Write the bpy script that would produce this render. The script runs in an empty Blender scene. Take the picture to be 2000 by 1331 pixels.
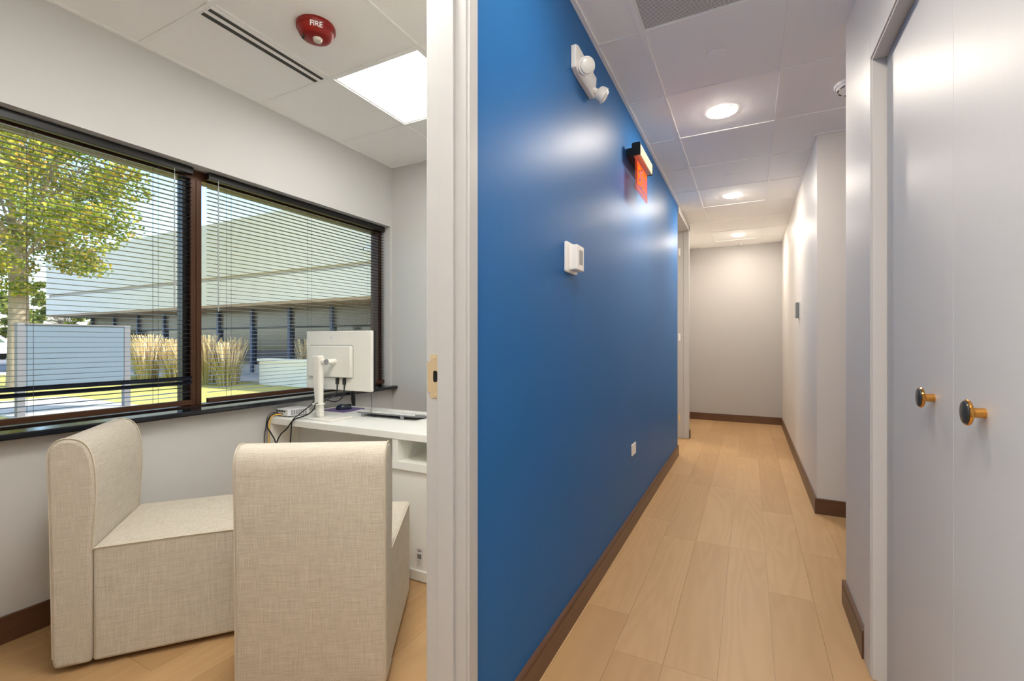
import bpy, bmesh, math, random
import numpy as np
from mathutils import Vector, Matrix

random.seed(7); rng = np.random.default_rng(11)
scene = bpy.context.scene
COL = scene.collection
PI = math.pi

# ------------------------------------------------------------------ camera
FPX = 905.0                                   # focal length in pixels of a 2000 px wide frame
cam_d = bpy.data.cameras.new('camera'); cam = bpy.data.objects.new('camera', cam_d); COL.objects.link(cam)
cam_d.sensor_width = 36.0; cam_d.lens = FPX / 2000 * 36.0; cam_d.shift_y = 0.00125
cam_d.clip_start = 0.02; cam_d.clip_end = 500
cam.location = (0, 0, 1.22); cam.rotation_euler = (PI / 2, 0, math.atan(463 / FPX))
scene.camera = cam

# ------------------------------------------------------------------ world, sun, exposure
SKY_STRENGTH = 0.36
SUN_ENERGY = 5.4
LED_STRENGTH = 8.0         # office ceiling panel over the desk
ADDED_DOOR_LED_STRENGTH = 20.0    # unseen office panel added near the doorway to brighten the room
ADDED_HALL_LED_STRENGTH = 19.0   # unseen panels added behind the viewpoint to brighten the hallway
DOWN_STRENGTH = 280.0      # hallway downlights
world = bpy.data.worlds.new('world'); scene.world = world; world.use_nodes = True
wn = world.node_tree; wn.nodes.clear()
w_out = wn.nodes.new('ShaderNodeOutputWorld'); w_bg = wn.nodes.new('ShaderNodeBackground')
w_sky = wn.nodes.new('ShaderNodeTexSky'); w_sky.sky_type = 'NISHITA'; w_sky.sun_disc = False
w_sky.sun_elevation = math.radians(42); w_sky.sun_rotation = math.radians(65)
w_sky.air_density = 1.0; w_sky.dust_density = 1.2; w_sky.ozone_density = 1.4
wn.links.new(w_sky.outputs[0], w_bg.inputs[0]); wn.links.new(w_bg.outputs[0], w_out.inputs[0])
w_bg.inputs[1].default_value = SKY_STRENGTH
sun_d = bpy.data.lights.new('sun', 'SUN'); sun = bpy.data.objects.new('sun', sun_d); COL.objects.link(sun)
sun_d.energy = SUN_ENERGY; sun_d.angle = math.radians(0.6); sun_d.color = (1.0, 0.93, 0.80)
sun_dir = Vector((0.80, 0.40, 0.80)).normalized()      # towards the sun: behind this building
sun.rotation_euler = sun_dir.to_track_quat('Z', 'Y').to_euler()
vs = scene.view_settings
scene.display_settings.display_device = 'sRGB'
vs.view_transform = 'Standard'; vs.look = 'None'; vs.gamma = 1.0; vs.use_curve_mapping = False
vs.exposure = 0.62
scene.cycles.max_bounces = 18; scene.cycles.diffuse_bounces = 10; scene.cycles.transparent_max_bounces = 24

# ------------------------------------------------------------------ material helpers
def lin(c):
    return tuple(((v / 255) / 12.92 if v / 255 <= 0.04045 else ((v / 255 + 0.055) / 1.055) ** 2.4) for v in c)
class NT:
    def __init__(s, name):
        s.m = bpy.data.materials.new(name); s.m.use_nodes = True; s.t = s.m.node_tree; s.t.nodes.clear()
        s.out = s.t.nodes.new('ShaderNodeOutputMaterial')
    def n(s, typ, **kw):
        nd = s.t.nodes.new('ShaderNode' + typ)
        for k, v in kw.items():
            if k.startswith('i_'):
                key = k[2:]; key = int(key) if key.isdigit() else key.replace('_', ' ')
                nd.inputs[key].default_value = v
            else: setattr(nd, k, v)
        return nd
    def l(s, a, b): s.t.links.new(a, b)
    def math(s, op, a, b=None):
        nd = s.n('Math', operation=op)
        for i, v in enumerate((a, b)):
            if v is None: continue
            if isinstance(v, (int, float)): nd.inputs[i].default_value = v
            else: s.l(v, nd.inputs[i])
        return nd.outputs[0]
    def mix(s, fac, a, b, mode='MIX'):
        nd = s.n('Mix', data_type='RGBA', blend_type=mode)
        for sock, v in ((nd.inputs[0], fac), (nd.inputs[6], a), (nd.inputs[7], b)):
            if isinstance(v, (int, float)): sock.default_value = v
            elif isinstance(v, tuple): sock.default_value = (*v[:3], 1)
            else: s.l(v, sock)
        return nd.outputs[2]
    def bsdf(s, **kw):
        b = s.n('BsdfPrincipled'); s.l(b.outputs[0], s.out.inputs[0]); s.b = b
        for k, v in kw.items(): b.inputs[k.replace('_', ' ')].default_value = v
        return b
    def noise(s, vec, scale, detail=3, rough=0.5, dist=0.0):
        nd = s.n('TexNoise'); nd.inputs['Scale'].default_value = scale; nd.inputs['Detail'].default_value = detail
        nd.inputs['Roughness'].default_value = rough; nd.inputs['Distortion'].default_value = dist
        if vec is not None: s.l(vec, nd.inputs['Vector'])
        return nd.outputs[0]
    def scaled(s, vec, sx, sy, sz):
        mp = s.n('Mapping'); mp.inputs['Scale'].default_value = (sx, sy, sz); s.l(vec, mp.inputs['Vector']); return mp.outputs[0]
    def bump(s, h, strength, dist=0.002):
        b = s.n('Bump'); b.inputs['Strength'].default_value = strength; b.inputs['Distance'].default_value = dist
        s.l(h, b.inputs['Height']); s.l(b.outputs[0], s.b.inputs['Normal'])

def paint(name, rgb, rough=0.5, metal=0.0, spec=0.5, grain=0.03, scale=30.0, bump=0.0, coat=0.0):
    t = NT(name); c = lin(rgb); b = t.bsdf(Roughness=rough, Metallic=metal)
    b.inputs['Specular IOR Level'].default_value = spec; b.inputs['Coat Weight'].default_value = coat
    pos = t.n('NewGeometry').outputs['Position']
    nz = t.noise(pos, scale, 4)
    t.l(t.mix(nz, tuple(v * (1 - grain) for v in c), tuple(min(1, v * (1 + grain)) for v in c)), b.inputs['Base Color'])
    if bump: t.bump(t.noise(pos, scale * 6, 2), bump, 0.001)
    return t.m
def emit(name, rgb, strength):
    t = NT(name); e = t.n('Emission'); e.inputs[0].default_value = (*lin(rgb), 1); e.inputs[1].default_value = strength
    t.l(e.outputs[0], t.out.inputs[0]); return t.m

M = {}
M['wall'] = paint('warm_grey_wall_paint', (206, 205, 203), 0.55, grain=0.012, scale=3, bump=0.03)
M['hallwall'] = paint('grey_satin_wall_paint', (214, 211, 207), 0.45, spec=0.14, grain=0.012, scale=3, bump=0.03)
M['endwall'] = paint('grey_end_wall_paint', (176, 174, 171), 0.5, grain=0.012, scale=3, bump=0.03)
M['trim'] = paint('white_semi_gloss_trim', (182, 182, 181), 0.3, grain=0.01, scale=5)
M['white'] = paint('white_plastic', (235, 234, 231), 0.35, grain=0.01)
M['tile'] = paint('white_ceiling_tile', (250, 250, 249), 0.85, grain=0.02, scale=120, bump=0.08)
M['tee'] = paint('white_grid_steel', (247, 247, 246), 0.5, grain=0.01)
M['black'] = paint('black_plastic', (18, 18, 20), 0.4, grain=0.05)
M['rubber'] = paint('black_cable_rubber', (14, 14, 15), 0.5, grain=0.05)
M['slot'] = paint('dark_slot_interior', (70, 70, 66), 0.8, grain=0.03)
M['brass'] = paint('polished_gold_metal', (226, 165, 84), 0.16, metal=1.0, grain=0.03)
M['satin_brass'] = paint('satin_brass_metal', (224, 203, 164), 0.4, metal=0.55, grain=0.04)
M['knobface'] = paint('dark_olive_knob_face', (62, 58, 48), 0.25, grain=0.05)
M['bronze'] = paint('dark_bronze_window_frame', (76, 46, 27), 0.34, metal=0.3, grain=0.10, scale=14)
M['bronze_black'] = paint('black_bronze_rail', (16, 13, 12), 0.4, metal=0.2, grain=0.1)
M['slat'] = paint('dark_blue_grey_blind_slat', (82, 87, 102), 0.26, metal=0.7, grain=0.05)
M['cord'] = paint('grey_ladder_cord', (70, 72, 74), 0.8, grain=0.05)
M['wand'] = paint('clear_grey_tilt_wand', (170, 176, 178), 0.2, grain=0.03)
M['sill'] = paint('black_glossy_window_sill', (26, 29, 36), 0.10, grain=0.05)
M['red'] = paint('red_alarm_plastic', (142, 20, 12), 0.35, grain=0.04)
M['redtext'] = paint('white_print', (245, 240, 235), 0.5, grain=0.01)
M['darkprint'] = paint('dark_grey_print', (60, 58, 58), 0.6, grain=0.02)
M['paper'] = paint('sticker_paper', (233, 231, 229), 0.6, grain=0.01)
M['clear'] = paint('faceted_strobe_lens', (205, 200, 185), 0.12, grain=0.25, scale=260)
M['desk'] = paint('white_desk_laminate', (240, 240, 234), 0.32, grain=0.01)
M['deskin'] = paint('white_desk_carcass', (226, 230, 232), 0.45, grain=0.01)
M['pcw'] = paint('white_monitor_plastic', (232, 230, 222), 0.38, grain=0.01)
M['pcw2'] = paint('silver_white_plastic', (214, 215, 216), 0.4, grain=0.02)
M['screen'] = paint('dark_screen_glass', (14, 15, 17), 0.12, grain=0.02)
M['greykb'] = paint('grey_keyboard_plastic', (128, 130, 134), 0.4, grain=0.03)
M['kbkey'] = paint('white_key_plastic', (222, 222, 220), 0.5, grain=0.02)
M['purple'] = paint('purple_mouse_mat_cloth', (116, 98, 150), 0.85, grain=0.06, scale=300)
M['mouse'] = paint('blue_black_mouse_plastic', (34, 44, 66), 0.28, grain=0.05)
M['yellow'] = paint('yellow_network_cable', (232, 178, 20), 0.45, grain=0.04)
M['gold_housing'] = paint('champagne_sign_housing', (196, 182, 152), 0.4, metal=0.3, grain=0.04)
M['lens'] = paint('clear_lamp_lens', (226, 225, 220), 0.15, grain=0.05, scale=90)
M['reader'] = paint('grey_wall_device', (138, 139, 138), 0.4, grain=0.03)
M['cream_foot'] = paint('black_chair_glide', (22, 20, 18), 0.5)
M['welt'] = paint('beige_fabric_welt', (206, 196, 176), 0.9, grain=0.08, scale=200)
M['concrete'] = paint('pale_precast_concrete', (245, 237, 221), 0.85, grain=0.05, scale=3)
M['concrete_dark'] = paint('grey_precast_groove', (196, 188, 178), 0.85, grain=0.06, scale=3)
M['soffit'] = paint('tan_soffit_panel', (188, 158, 128), 0.8, grain=0.05, scale=3)
M['walk'] = paint('pale_concrete_paving', (206, 200, 188), 0.9, grain=0.08, scale=4)
M['asphalt'] = paint('grey_asphalt', (118, 118, 122), 0.9, grain=0.1, scale=6)
M['bluepost'] = paint('slate_blue_mullion_metal', (74, 82, 110), 0.4, metal=0.3, grain=0.05)
M['taupe'] = paint('taupe_spandrel_glass', (122, 110, 98), 0.25, grain=0.08, scale=2)
M['darkglass'] = paint('dark_tinted_glass', (46, 46, 46), 0.06, grain=0.3, scale=1.2, spec=0.8)
M['signback'] = paint('blue_grey_sign_panel', (84, 99, 114), 0.5, grain=0.03, scale=2)
M['signpost'] = paint('dark_grey_sign_post', (98, 98, 104), 0.5, grain=0.05)
M['carpaint'] = paint('white_car_paint', (236, 238, 240), 0.2, grain=0.01, coat=0.5)
M['carglass'] = paint('green_tinted_car_glass', (60, 92, 84), 0.08, grain=0.05)
M['tyre'] = paint('tyre_rubber', (26, 26, 28), 0.8)
M['signletter'] = emit('lit_red_letter', (255, 70, 20), 2.8)
M['ledpanel'] = emit('lit_led_diffuser', (255, 252, 246), LED_STRENGTH)
M['added_doorpanel'] = emit('added_office_door_diffuser', (255, 252, 246), ADDED_DOOR_LED_STRENGTH)
M['added_hallpanel'] = emit('added_hall_diffuser', (255, 246, 234), ADDED_HALL_LED_STRENGTH)
M['added_dimlens'] = emit('added_dimmed_downlight_lens', (255, 243, 228), DOWN_STRENGTH * 0.45)  # only for the added overhead downlight, dimmed to spare the closet doors
M['downlens'] = emit('lit_downlight_lens', (255, 243, 228), DOWN_STRENGTH)

def make_blue():
    t = NT('glossy_blue_wall_paint'); b = t.bsdf(Roughness=0.30); b.inputs['Specular IOR Level'].default_value = 0.09
    pos = t.n('NewGeometry').outputs['Position']
    nz = t.noise(pos, 2.0, 4); c = lin((40, 102, 162))
    t.l(t.mix(nz, tuple(v * 0.96 for v in c), tuple(v * 1.04 for v in c)), b.inputs['Base Color'])
    t.l(t.math('ADD', t.math('MULTIPLY', t.noise(pos, 1.4, 2), 0.05), 0.40), b.inputs['Roughness'])
    t.bump(t.noise(pos, 240, 2), 0.05, 0.0006)
    return t.m
M['blue'] = make_blue()

def make_closet():
    t = NT('grey_painted_wood_grain_door'); b = t.bsdf(Roughness=0.42); b.inputs['Specular IOR Level'].default_value = 0.11
    pos = t.n('NewGeometry').outputs['Position']
    g = t.noise(t.scaled(pos, 60, 60, 2.2), 1.6, 5, 0.6, 0.6)
    c = lin((208, 207, 205)); t.l(t.mix(g, tuple(v * 0.985 for v in c), c), b.inputs['Base Color'])
    t.bump(g, 0.10, 0.003); return t.m
M['closet'] = make_closet()

def make_wood_floor():
    t = NT('light_oak_plank'); b = t.bsdf(Roughness=0.42); b.inputs['Specular IOR Level'].default_value = 0.4
    pos = t.n('NewGeometry').outputs['Position']; info = t.n('ObjectInfo'); r = info.outputs['Random']
    off = t.n('CombineXYZ'); t.l(t.math('MULTIPLY', r, 37.0), off.inputs[0]); t.l(t.math('MULTIPLY', r, 91.0), off.inputs[1]); t.l(t.math('MULTIPLY', r, 13.0), off.inputs[2])
    add = t.n('VectorMath', operation='ADD'); t.l(pos, add.inputs[0]); t.l(off.outputs[0], add.inputs[1])
    v = add.outputs[0]
    fine = t.noise(t.scaled(v, 55, 1.6, 1), 1.0, 5, 0.65, 0.4)
    broad = t.noise(t.scaled(v, 9, 0.9, 1), 1.0, 3, 0.5, 1.8)
    low = t.noise(t.scaled(v, 4.2, 0.42, 1), 1.0, 2, 0.45, 0.5)
    ring = t.math('ADD', t.math('MULTIPLY', t.math('SINE', t.math('MULTIPLY', low, 85.0)), 0.5), 0.5)
    base = t.mix(r, lin((172, 138, 95)), lin((190, 157, 113)))
    c1 = t.mix(t.math('MULTIPLY', fine, 0.3), base, t.mix(0.5, base, lin((172, 128, 82))))
    c2 = t.mix(t.math('MULTIPLY', broad, 0.42), c1, lin((196, 158, 112)))
    c3 = t.mix(t.math('MULTIPLY', ring, 0.15), c2, lin((150, 110, 70)))
    t.l(c3, b.inputs['Base Color']); t.bump(fine, 0.06, 0.001); return t.m
M['plank'] = make_wood_floor()

def make_baseboard():
    t = NT('dark_brown_baseboard_wood'); b = t.bsdf(Roughness=0.38)
    pos = t.n('NewGeometry').outputs['Position']
    g = t.noise(t.scaled(pos, 4, 4, 60), 1.0, 4)
    t.l(t.mix(g, lin((86, 58, 40)), lin((106, 74, 52))), b.inputs['Base Color']); return t.m
M['base'] = make_baseboard()

def make_linen():
    t = NT('beige_linen_weave'); b = t.bsdf(Roughness=0.92); b.inputs['Specular IOR Level'].default_value = 0.09
    b.inputs['Sheen Weight'].default_value = 0.09
    co = t.n('TexCoord').outputs['Object']
    n1 = t.noise(t.scaled(co, 420, 420, 14), 1.0, 3, 0.6); n2 = t.noise(t.scaled(co, 14, 420, 420), 1.0, 3, 0.6); n3 = t.noise(t.scaled(co, 420, 14, 420), 1.0, 3, 0.6)
    s = t.math('ADD', t.math('ADD', n1, n2), n3); s = t.math('MULTIPLY', s, 0.3334)
    ramp = t.n('ValToRGB'); e = ramp.color_ramp.elements; e[0].position = 0.36; e[1].position = 0.64
    e[0].color = (*lin((170, 161, 145)), 1); e[1].color = (*lin((221, 214, 200)), 1); t.l(s, ramp.inputs[0])
    big = t.noise(co, 6, 2)
    t.l(t.mix(t.math('MULTIPLY', big, 0.25), ramp.outputs[0], lin((204, 194, 176))), b.inputs['Base Color'])
    t.bump(s, 0.35, 0.002); return t.m
M['linen'] = make_linen()

def make_grille():
    t = NT('perforated_white_metal'); b = t.bsdf(Roughness=0.5)
    pos = t.n('NewGeometry').outputs['Position']; sep = t.n('SeparateXYZ'); t.l(t.scaled(pos, 140, 140, 1), sep.inputs[0])
    a = t.math('ADD', sep.outputs[0], sep.outputs[1]); c = t.math('SUBTRACT', sep.outputs[0], sep.outputs[1])
    fa = t.math('SUBTRACT', t.math('FRACT', t.math('MULTIPLY', a, 0.7)), 0.5); fc = t.math('SUBTRACT', t.math('FRACT', t.math('MULTIPLY', c, 0.7)), 0.5)
    d = t.math('ADD', t.math('MULTIPLY', fa, fa), t.math('MULTIPLY', fc, fc))
    m = t.math('LESS_THAN', d, 0.125)
    t.l(t.mix(m, lin((236, 235, 232)), lin((88, 86, 84))), b.inputs['Base Color']); return t.m
M['grille'] = make_grille()

def make_glass():
    t = NT('clear_window_glass'); tr = t.n('BsdfTransparent'); tr.inputs[0].default_value = (0.93, 0.95, 0.95, 1)
    g = t.n('BsdfGlossy'); g.inputs['Roughness'].default_value = 0.02
    fr = t.n('Fresnel'); fr.inputs[0].default_value = 1.3
    mx = t.n('MixShader'); t.l(fr.outputs[0], mx.inputs[0]); t.l(tr.outputs[0], mx.inputs[1]); t.l(g.outputs[0], mx.inputs[2]); t.l(mx.outputs[0], t.out.inputs[0]); return t.m
M['glass'] = make_glass()
def make_redglass():
    t = NT('red_lit_acrylic_panel'); tr = t.n('BsdfTransparent'); tr.inputs[0].default_value = (0.95, 0.84, 0.78, 1)
    e = t.n('Emission'); e.inputs[0].default_value = (*lin((255, 92, 50)), 1); e.inputs[1].default_value = 0.8
    mx = t.n('MixShader'); mx.inputs[0].default_value = 0.16; t.l(tr.outputs[0], mx.inputs[1]); t.l(e.outputs[0], mx.inputs[2]); t.l(mx.outputs[0], t.out.inputs[0]); return t.m
M['acrylic'] = make_redglass()

def make_leaf(name, cols, trans=0.35):
    t = NT(name); geo = t.n('NewGeometry'); pos = geo.outputs['Position']
    f = t.math('ADD', t.math('MULTIPLY', geo.outputs['Random Per Island'], 0.55), t.math('MULTIPLY', t.noise(pos, 0.9, 3), 0.6))
    ramp = t.n('ValToRGB'); cr = ramp.color_ramp
    while len(cr.elements) < len(cols): cr.elements.new(0.5)
    for i, (p, c) in enumerate(cols): cr.elements[i].position = p; cr.elements[i].color = (*lin(c), 1)
    t.l(f, ramp.inputs[0])
    d = t.n('BsdfDiffuse'); tl = t.n('BsdfTranslucent'); mx = t.n('MixShader'); mx.inputs[0].default_value = trans
    t.l(ramp.outputs[0], d.inputs[0]); t.l(ramp.outputs[0], tl.inputs[0]); t.l(d.outputs[0], mx.inputs[1]); t.l(tl.outputs[0], mx.inputs[2]); t.l(mx.outputs[0], t.out.inputs[0]); return t.m
M['maple'] = make_leaf('autumn_maple_leaf', [(0.2, (78, 108, 44)), (0.52, (134, 152, 60)), (0.76, (202, 192, 84)), (0.95, (222, 160, 84))])
M['leafgreen'] = make_leaf('green_tree_leaf', [(0.2, (80, 104, 52)), (0.6, (128, 142, 70)), (0.9, (190, 182, 100))])
M['reed'] = make_leaf('straw_grass_plume', [(0.2, (206, 178, 122)), (0.6, (238, 216, 168)), (0.9, (250, 240, 210))], 0.3)
M['blade'] = make_leaf('green_grass_blade', [(0.2, (140, 140, 66)), (0.6, (202, 186, 106)), (0.9, (236, 220, 160))], 0.3)
def make_bark():
    t = NT('grey_brown_bark'); b = t.bsdf(Roughness=0.9); pos = t.n('NewGeometry').outputs['Position']
    g = t.noise(t.scaled(pos, 9, 9, 1.6), 1.0, 5, 0.65)
    t.l(t.mix(g, lin((104, 92, 80)), lin((188, 172, 150))), b.inputs['Base Color']); t.bump(g, 0.6, 0.03); return t.m
M['bark'] = make_bark()
def make_lawn():
    t = NT('autumn_lawn_turf'); b = t.bsdf(Roughness=0.95); pos = t.n('NewGeometry').outputs['Position']
    g = t.noise(pos, 0.5, 5, 0.6); f = t.noise(pos, 14, 3, 0.6)
    c = t.mix(g, lin((130, 142, 62)), lin((190, 172, 96))); t.l(t.mix(f, c, t.mix(0.5, c, lin((206, 192, 120)))), b.inputs['Base Color'])
    t.bump(f, 0.5, 0.03); return t.m
M['lawn'] = make_lawn()

# ------------------------------------------------------------------ mesh helpers
def new(): return bmesh.new()
def bx(bm, x0, x1, y0, y1, z0, z1):
    v = [bm.verts.new(p) for p in ((x0, y0, z0), (x1, y0, z0), (x1, y1, z0), (x0, y1, z0), (x0, y0, z1), (x1, y0, z1), (x1, y1, z1), (x0, y1, z1))]
    for f in ((3, 2, 1, 0), (4, 5, 6, 7), (0, 1, 5, 4), (1, 2, 6, 5), (2, 3, 7, 6), (3, 0, 4, 7)): bm.faces.new([v[i] for i in f])
    return v
def frame_of(d):
    d = Vector(d).normalized(); u = d.orthogonal().normalized(); return u, d.cross(u)
def tube(bm, pts, r, n=8, cap=True):
    pts = [Vector(p) for p in pts]; rs = r if isinstance(r, (list, tuple)) else [r] * len(pts); rings = []
    u = None
    for i, p in enumerate(pts):
        d = (pts[min(i + 1, len(pts) - 1)] - pts[max(i - 1, 0)]).normalized()
        if u is None: u = d.orthogonal().normalized()
        else:
            u = (u - d * u.dot(d)); u = u.normalized() if u.length > 1e-6 else d.orthogonal().normalized()
        w = d.cross(u)
        rings.append([bm.verts.new(p + (u * math.cos(2 * PI * k / n) + w * math.sin(2 * PI * k / n)) * rs[i]) for k in range(n)])
    for a, b in zip(rings, rings[1:]):
        for k in range(n): bm.faces.new((a[k], a[(k + 1) % n], b[(k + 1) % n], b[k]))
    if cap: bm.faces.new(rings[0][::-1]); bm.faces.new(rings[-1])
def lathe(bm, prof, origin=(0, 0, 0), axis=(0, 0, 1), n=32):
    """prof: list of (radius, distance along axis)"""
    o = Vector(origin); a = Vector(axis).normalized(); u, w = frame_of(a); rings = []
    for r, h in prof:
        c = o + a * h
        if r < 1e-6: rings.append([bm.verts.new(c)])
        else: rings.append([bm.verts.new(c + (u * math.cos(2 * PI * k / n) + w * math.sin(2 * PI * k / n)) * r) for k in range(n)])
    for p, q in zip(rings, rings[1:]):
        for k in range(n):
            k2 = (k + 1) % n
            if len(p) == 1 and len(q) == 1: continue
            if len(p) == 1: bm.faces.new((p[0], q[k2], q[k]))
            elif len(q) == 1: bm.faces.new((p[k], p[k2], q[0]))
            else: bm.faces.new((p[k], p[k2], q[k2], q[k]))
    if len(rings[0]) > 1: bm.faces.new(rings[0][::-1])
    if len(rings[-1]) > 1: bm.faces.new(rings[-1])
def prism(bm, poly, fn, d0, d1):
    """poly: 2D outline; fn(a, b, d) -> 3D point; extruded from d0 to d1"""
    A = [bm.verts.new(fn(a, b, d0)) for a, b in poly]; B = [bm.verts.new(fn(a, b, d1)) for a, b in poly]; n = len(poly)
    bm.faces.new(A[::-1]); bm.faces.new(B)
    for i in range(n): bm.faces.new((A[i], A[(i + 1) % n], B[(i + 1) % n], B[i]))
def rrect(x0, x1, y0, y1, r, n=5):
    pts = []
    for cx, cy, a0 in ((x1 - r, y1 - r, 0), (x0 + r, y1 - r, 90), (x0 + r, y0 + r, 180), (x1 - r, y0 + r, 270)):
        for k in range(n + 1):
            a = math.radians(a0 + 90 * k / n); pts.append((cx + r * math.cos(a), cy + r * math.sin(a)))
    return pts
def smooth_path(pts, seg=8):
    P = [Vector(p) for p in pts]; out = []
    for i in range(len(P) - 1):
        p0 = P[max(i - 1, 0)]; p1 = P[i]; p2 = P[i + 1]; p3 = P[min(i + 2, len(P) - 1)]
        for k in range(seg):
            t = k / seg
            out.append(0.5 * ((2 * p1) + (p2 - p0) * t + (2 * p0 - 5 * p1 + 4 * p2 - p3) * t * t + (3 * p1 - p0 - 3 * p2 + p3) * t ** 3))
    out.append(P[-1]); return out
def finish(me, smooth=True, angle=35):
    if smooth:
        me.shade_smooth(); me.set_sharp_from_angle(angle=math.radians(angle))
def obj(name, bm, mat, parent=None, bevel=0.0, smooth=True, seg=2, local=False):
    """link a bmesh as one object; world coordinates are turned into the parent's unless local"""
    bmesh.ops.recalc_face_normals(bm, faces=bm.faces)
    if parent is not None and not local: bm.transform(Matrix.Translation(-world_loc(parent)))
    me = bpy.data.meshes.new(name); bm.to_mesh(me); bm.free()
    for m in (mat if isinstance(mat, (list, tuple)) else [mat]): me.materials.append(M[m])
    finish(me, smooth)
    o = bpy.data.objects.new(name, me); COL.objects.link(o); o.parent = parent
    if bevel:
        b = o.modifiers.new('edge_round', 'BEVEL'); b.width = bevel; b.segments = seg; b.limit_method = 'ANGLE'; b.angle_limit = math.radians(40)
    return o
def world_loc(o):
    v = Vector((0, 0, 0))
    while o is not None: v += o.location; o = o.parent
    return v
def tag(o, label, cat, group=None, kind=None):
    o['label'] = label; o['category'] = cat
    if group: o['group'] = group
    if kind: o['kind'] = kind
    return o
def thing(name, label, cat, loc=(0, 0, 0), rz=0.0, group=None, kind=None):
    e = bpy.data.objects.new(name, None); COL.objects.link(e); e.empty_display_size = 0.05
    e.location = loc; e.rotation_euler = (0, 0, rz); return tag(e, label, cat, group, kind)
def struct(name, bm, mat, label, cat, bevel=0.0):
    return tag(obj(name, bm, mat, None, bevel, smooth=False), label, cat, kind='structure')
def share(name, me, parent, loc=(0, 0, 0), scale=(1, 1, 1), rot=(0, 0, 0)):
    o = bpy.data.objects.new(name, me); COL.objects.link(o); o.parent = parent; o.location = loc; o.scale = scale; o.rotation_euler = rot; return o
def copy_tree(o, parent=None):
    kids = list(o.children); c = o.copy(); COL.objects.link(c); c.parent = parent
    for k in kids: copy_tree(k, c)
    return c
def boxobj(name, ext, mat, parent=None, bevel=0.0):
    bm = new(); bx(bm, *ext); return obj(name, bm, mat, parent, bevel, smooth=False)
def text_mesh(name, body, size, mat, parent, mtx, extrude=0.0006, font_scale_x=1.0):
    cu = bpy.data.curves.new(name, 'FONT'); cu.body = body; cu.size = size; cu.align_x = 'CENTER'; cu.align_y = 'CENTER'; cu.extrude = extrude
    cu.offset = size * 0.018
    tmp = bpy.data.objects.new('tmp_text', cu); COL.objects.link(tmp)
    dg = bpy.context.evaluated_depsgraph_get(); me = bpy.data.meshes.new_from_object(tmp.evaluated_get(dg)); bpy.data.objects.remove(tmp)
    me.name = name; me.materials.clear(); me.materials.append(M[mat]); me.transform(Matrix.Diagonal((font_scale_x, 1, 1, 1)))
    o = bpy.data.objects.new(name, me); COL.objects.link(o); o.parent = parent
    o.matrix_local = Matrix.Translation(-world_loc(parent)) @ mtx if parent else mtx
    return o
def basis(X, Y, Z, loc):
    return Matrix(((X[0], Y[0], Z[0], loc[0]), (X[1], Y[1], Z[1], loc[1]), (X[2], Y[2], Z[2], loc[2]), (0, 0, 0, 1)))

# ------------------------------------------------------------------ the setting
H = 2.69                    # ceiling height
BW = -0.685                 # blue wall, hall face
OW = -0.805                 # the same partition, office face
WX = -2.69                  # window wall, inner face
OE = 3.03                   # end wall of the office
ON = -0.75                  # near wall of the office
RN, RF = 0.40, 0.43         # right hand walls of the hall
YB = 7.83                   # end wall of the hall
YN = -2.4                   # wall behind the camera
CAP = 2.80

floor_bm = new(); bx(floor_bm, -3.0, 1.75, YN - 0.1, YB + 0.15, -0.12, -0.006)
floor = struct('floor', floor_bm, 'walk', 'light oak plank floor running through the office and the hallway', 'floor')
pm = new(); bx(pm, 0, 1, 0, 1, 0, 1)
plank_me = bpy.data.meshes.new('plank'); pm.to_mesh(plank_me); pm.free(); plank_me.materials.append(M['plank'])
PWD, PLN, GAP = 0.187, 1.22, 0.0004
def walk_rects(): return [(WX, OW, ON, OE), (OW, BW, 0.12, 1.06), (BW, RN, YN, YB), (RN, 0.455, 0.7, 2.10), (RN, 1.5, 2.62, 3.92), (RN, RF, 3.92, YB), (-1.9, BW, 5.35, YB)]
nplank = 0
for ci in range(-13, 11):
    x0 = -0.29 + ci * PWD; x1 = x0 + PWD
    offs = {0: 3.035 - PLN, 1: 0.62, 2: 3.04}.get((ci * 5) % 3, 0) + ((ci * 0.37) % 1.0 if ci not in (-1, 1) else 0)
    if ci in (-1, 1): offs = 3.035
    k0 = math.floor((YN - offs) / PLN)
    for k in range(k0, k0 + 10):
        y0 = offs + k * PLN; y1 = y0 + PLN
        if y1 < -1.2 and x0 > OW: continue
        cuts = []
        for (a, b, c, d) in walk_rects():
            xa, xb, ya, yb = max(x0, a), min(x1, b), max(y0, c), min(y1, d)
            if xb - xa > 0.004 and yb - ya > 0.01: cuts.append((xa, xb, ya, yb))
        if not cuts: continue
        xa = min(c[0] for c in cuts); xb = max(c[1] for c in cuts); ya = min(c[2] for c in cuts); yb = max(c[3] for c in cuts)
        share('plank', plank_me, floor, (xa + GAP, ya + GAP, -0.006), (xb - xa - 2 * GAP, yb - ya - 2 * GAP, 0.006)); nplank += 1

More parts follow.
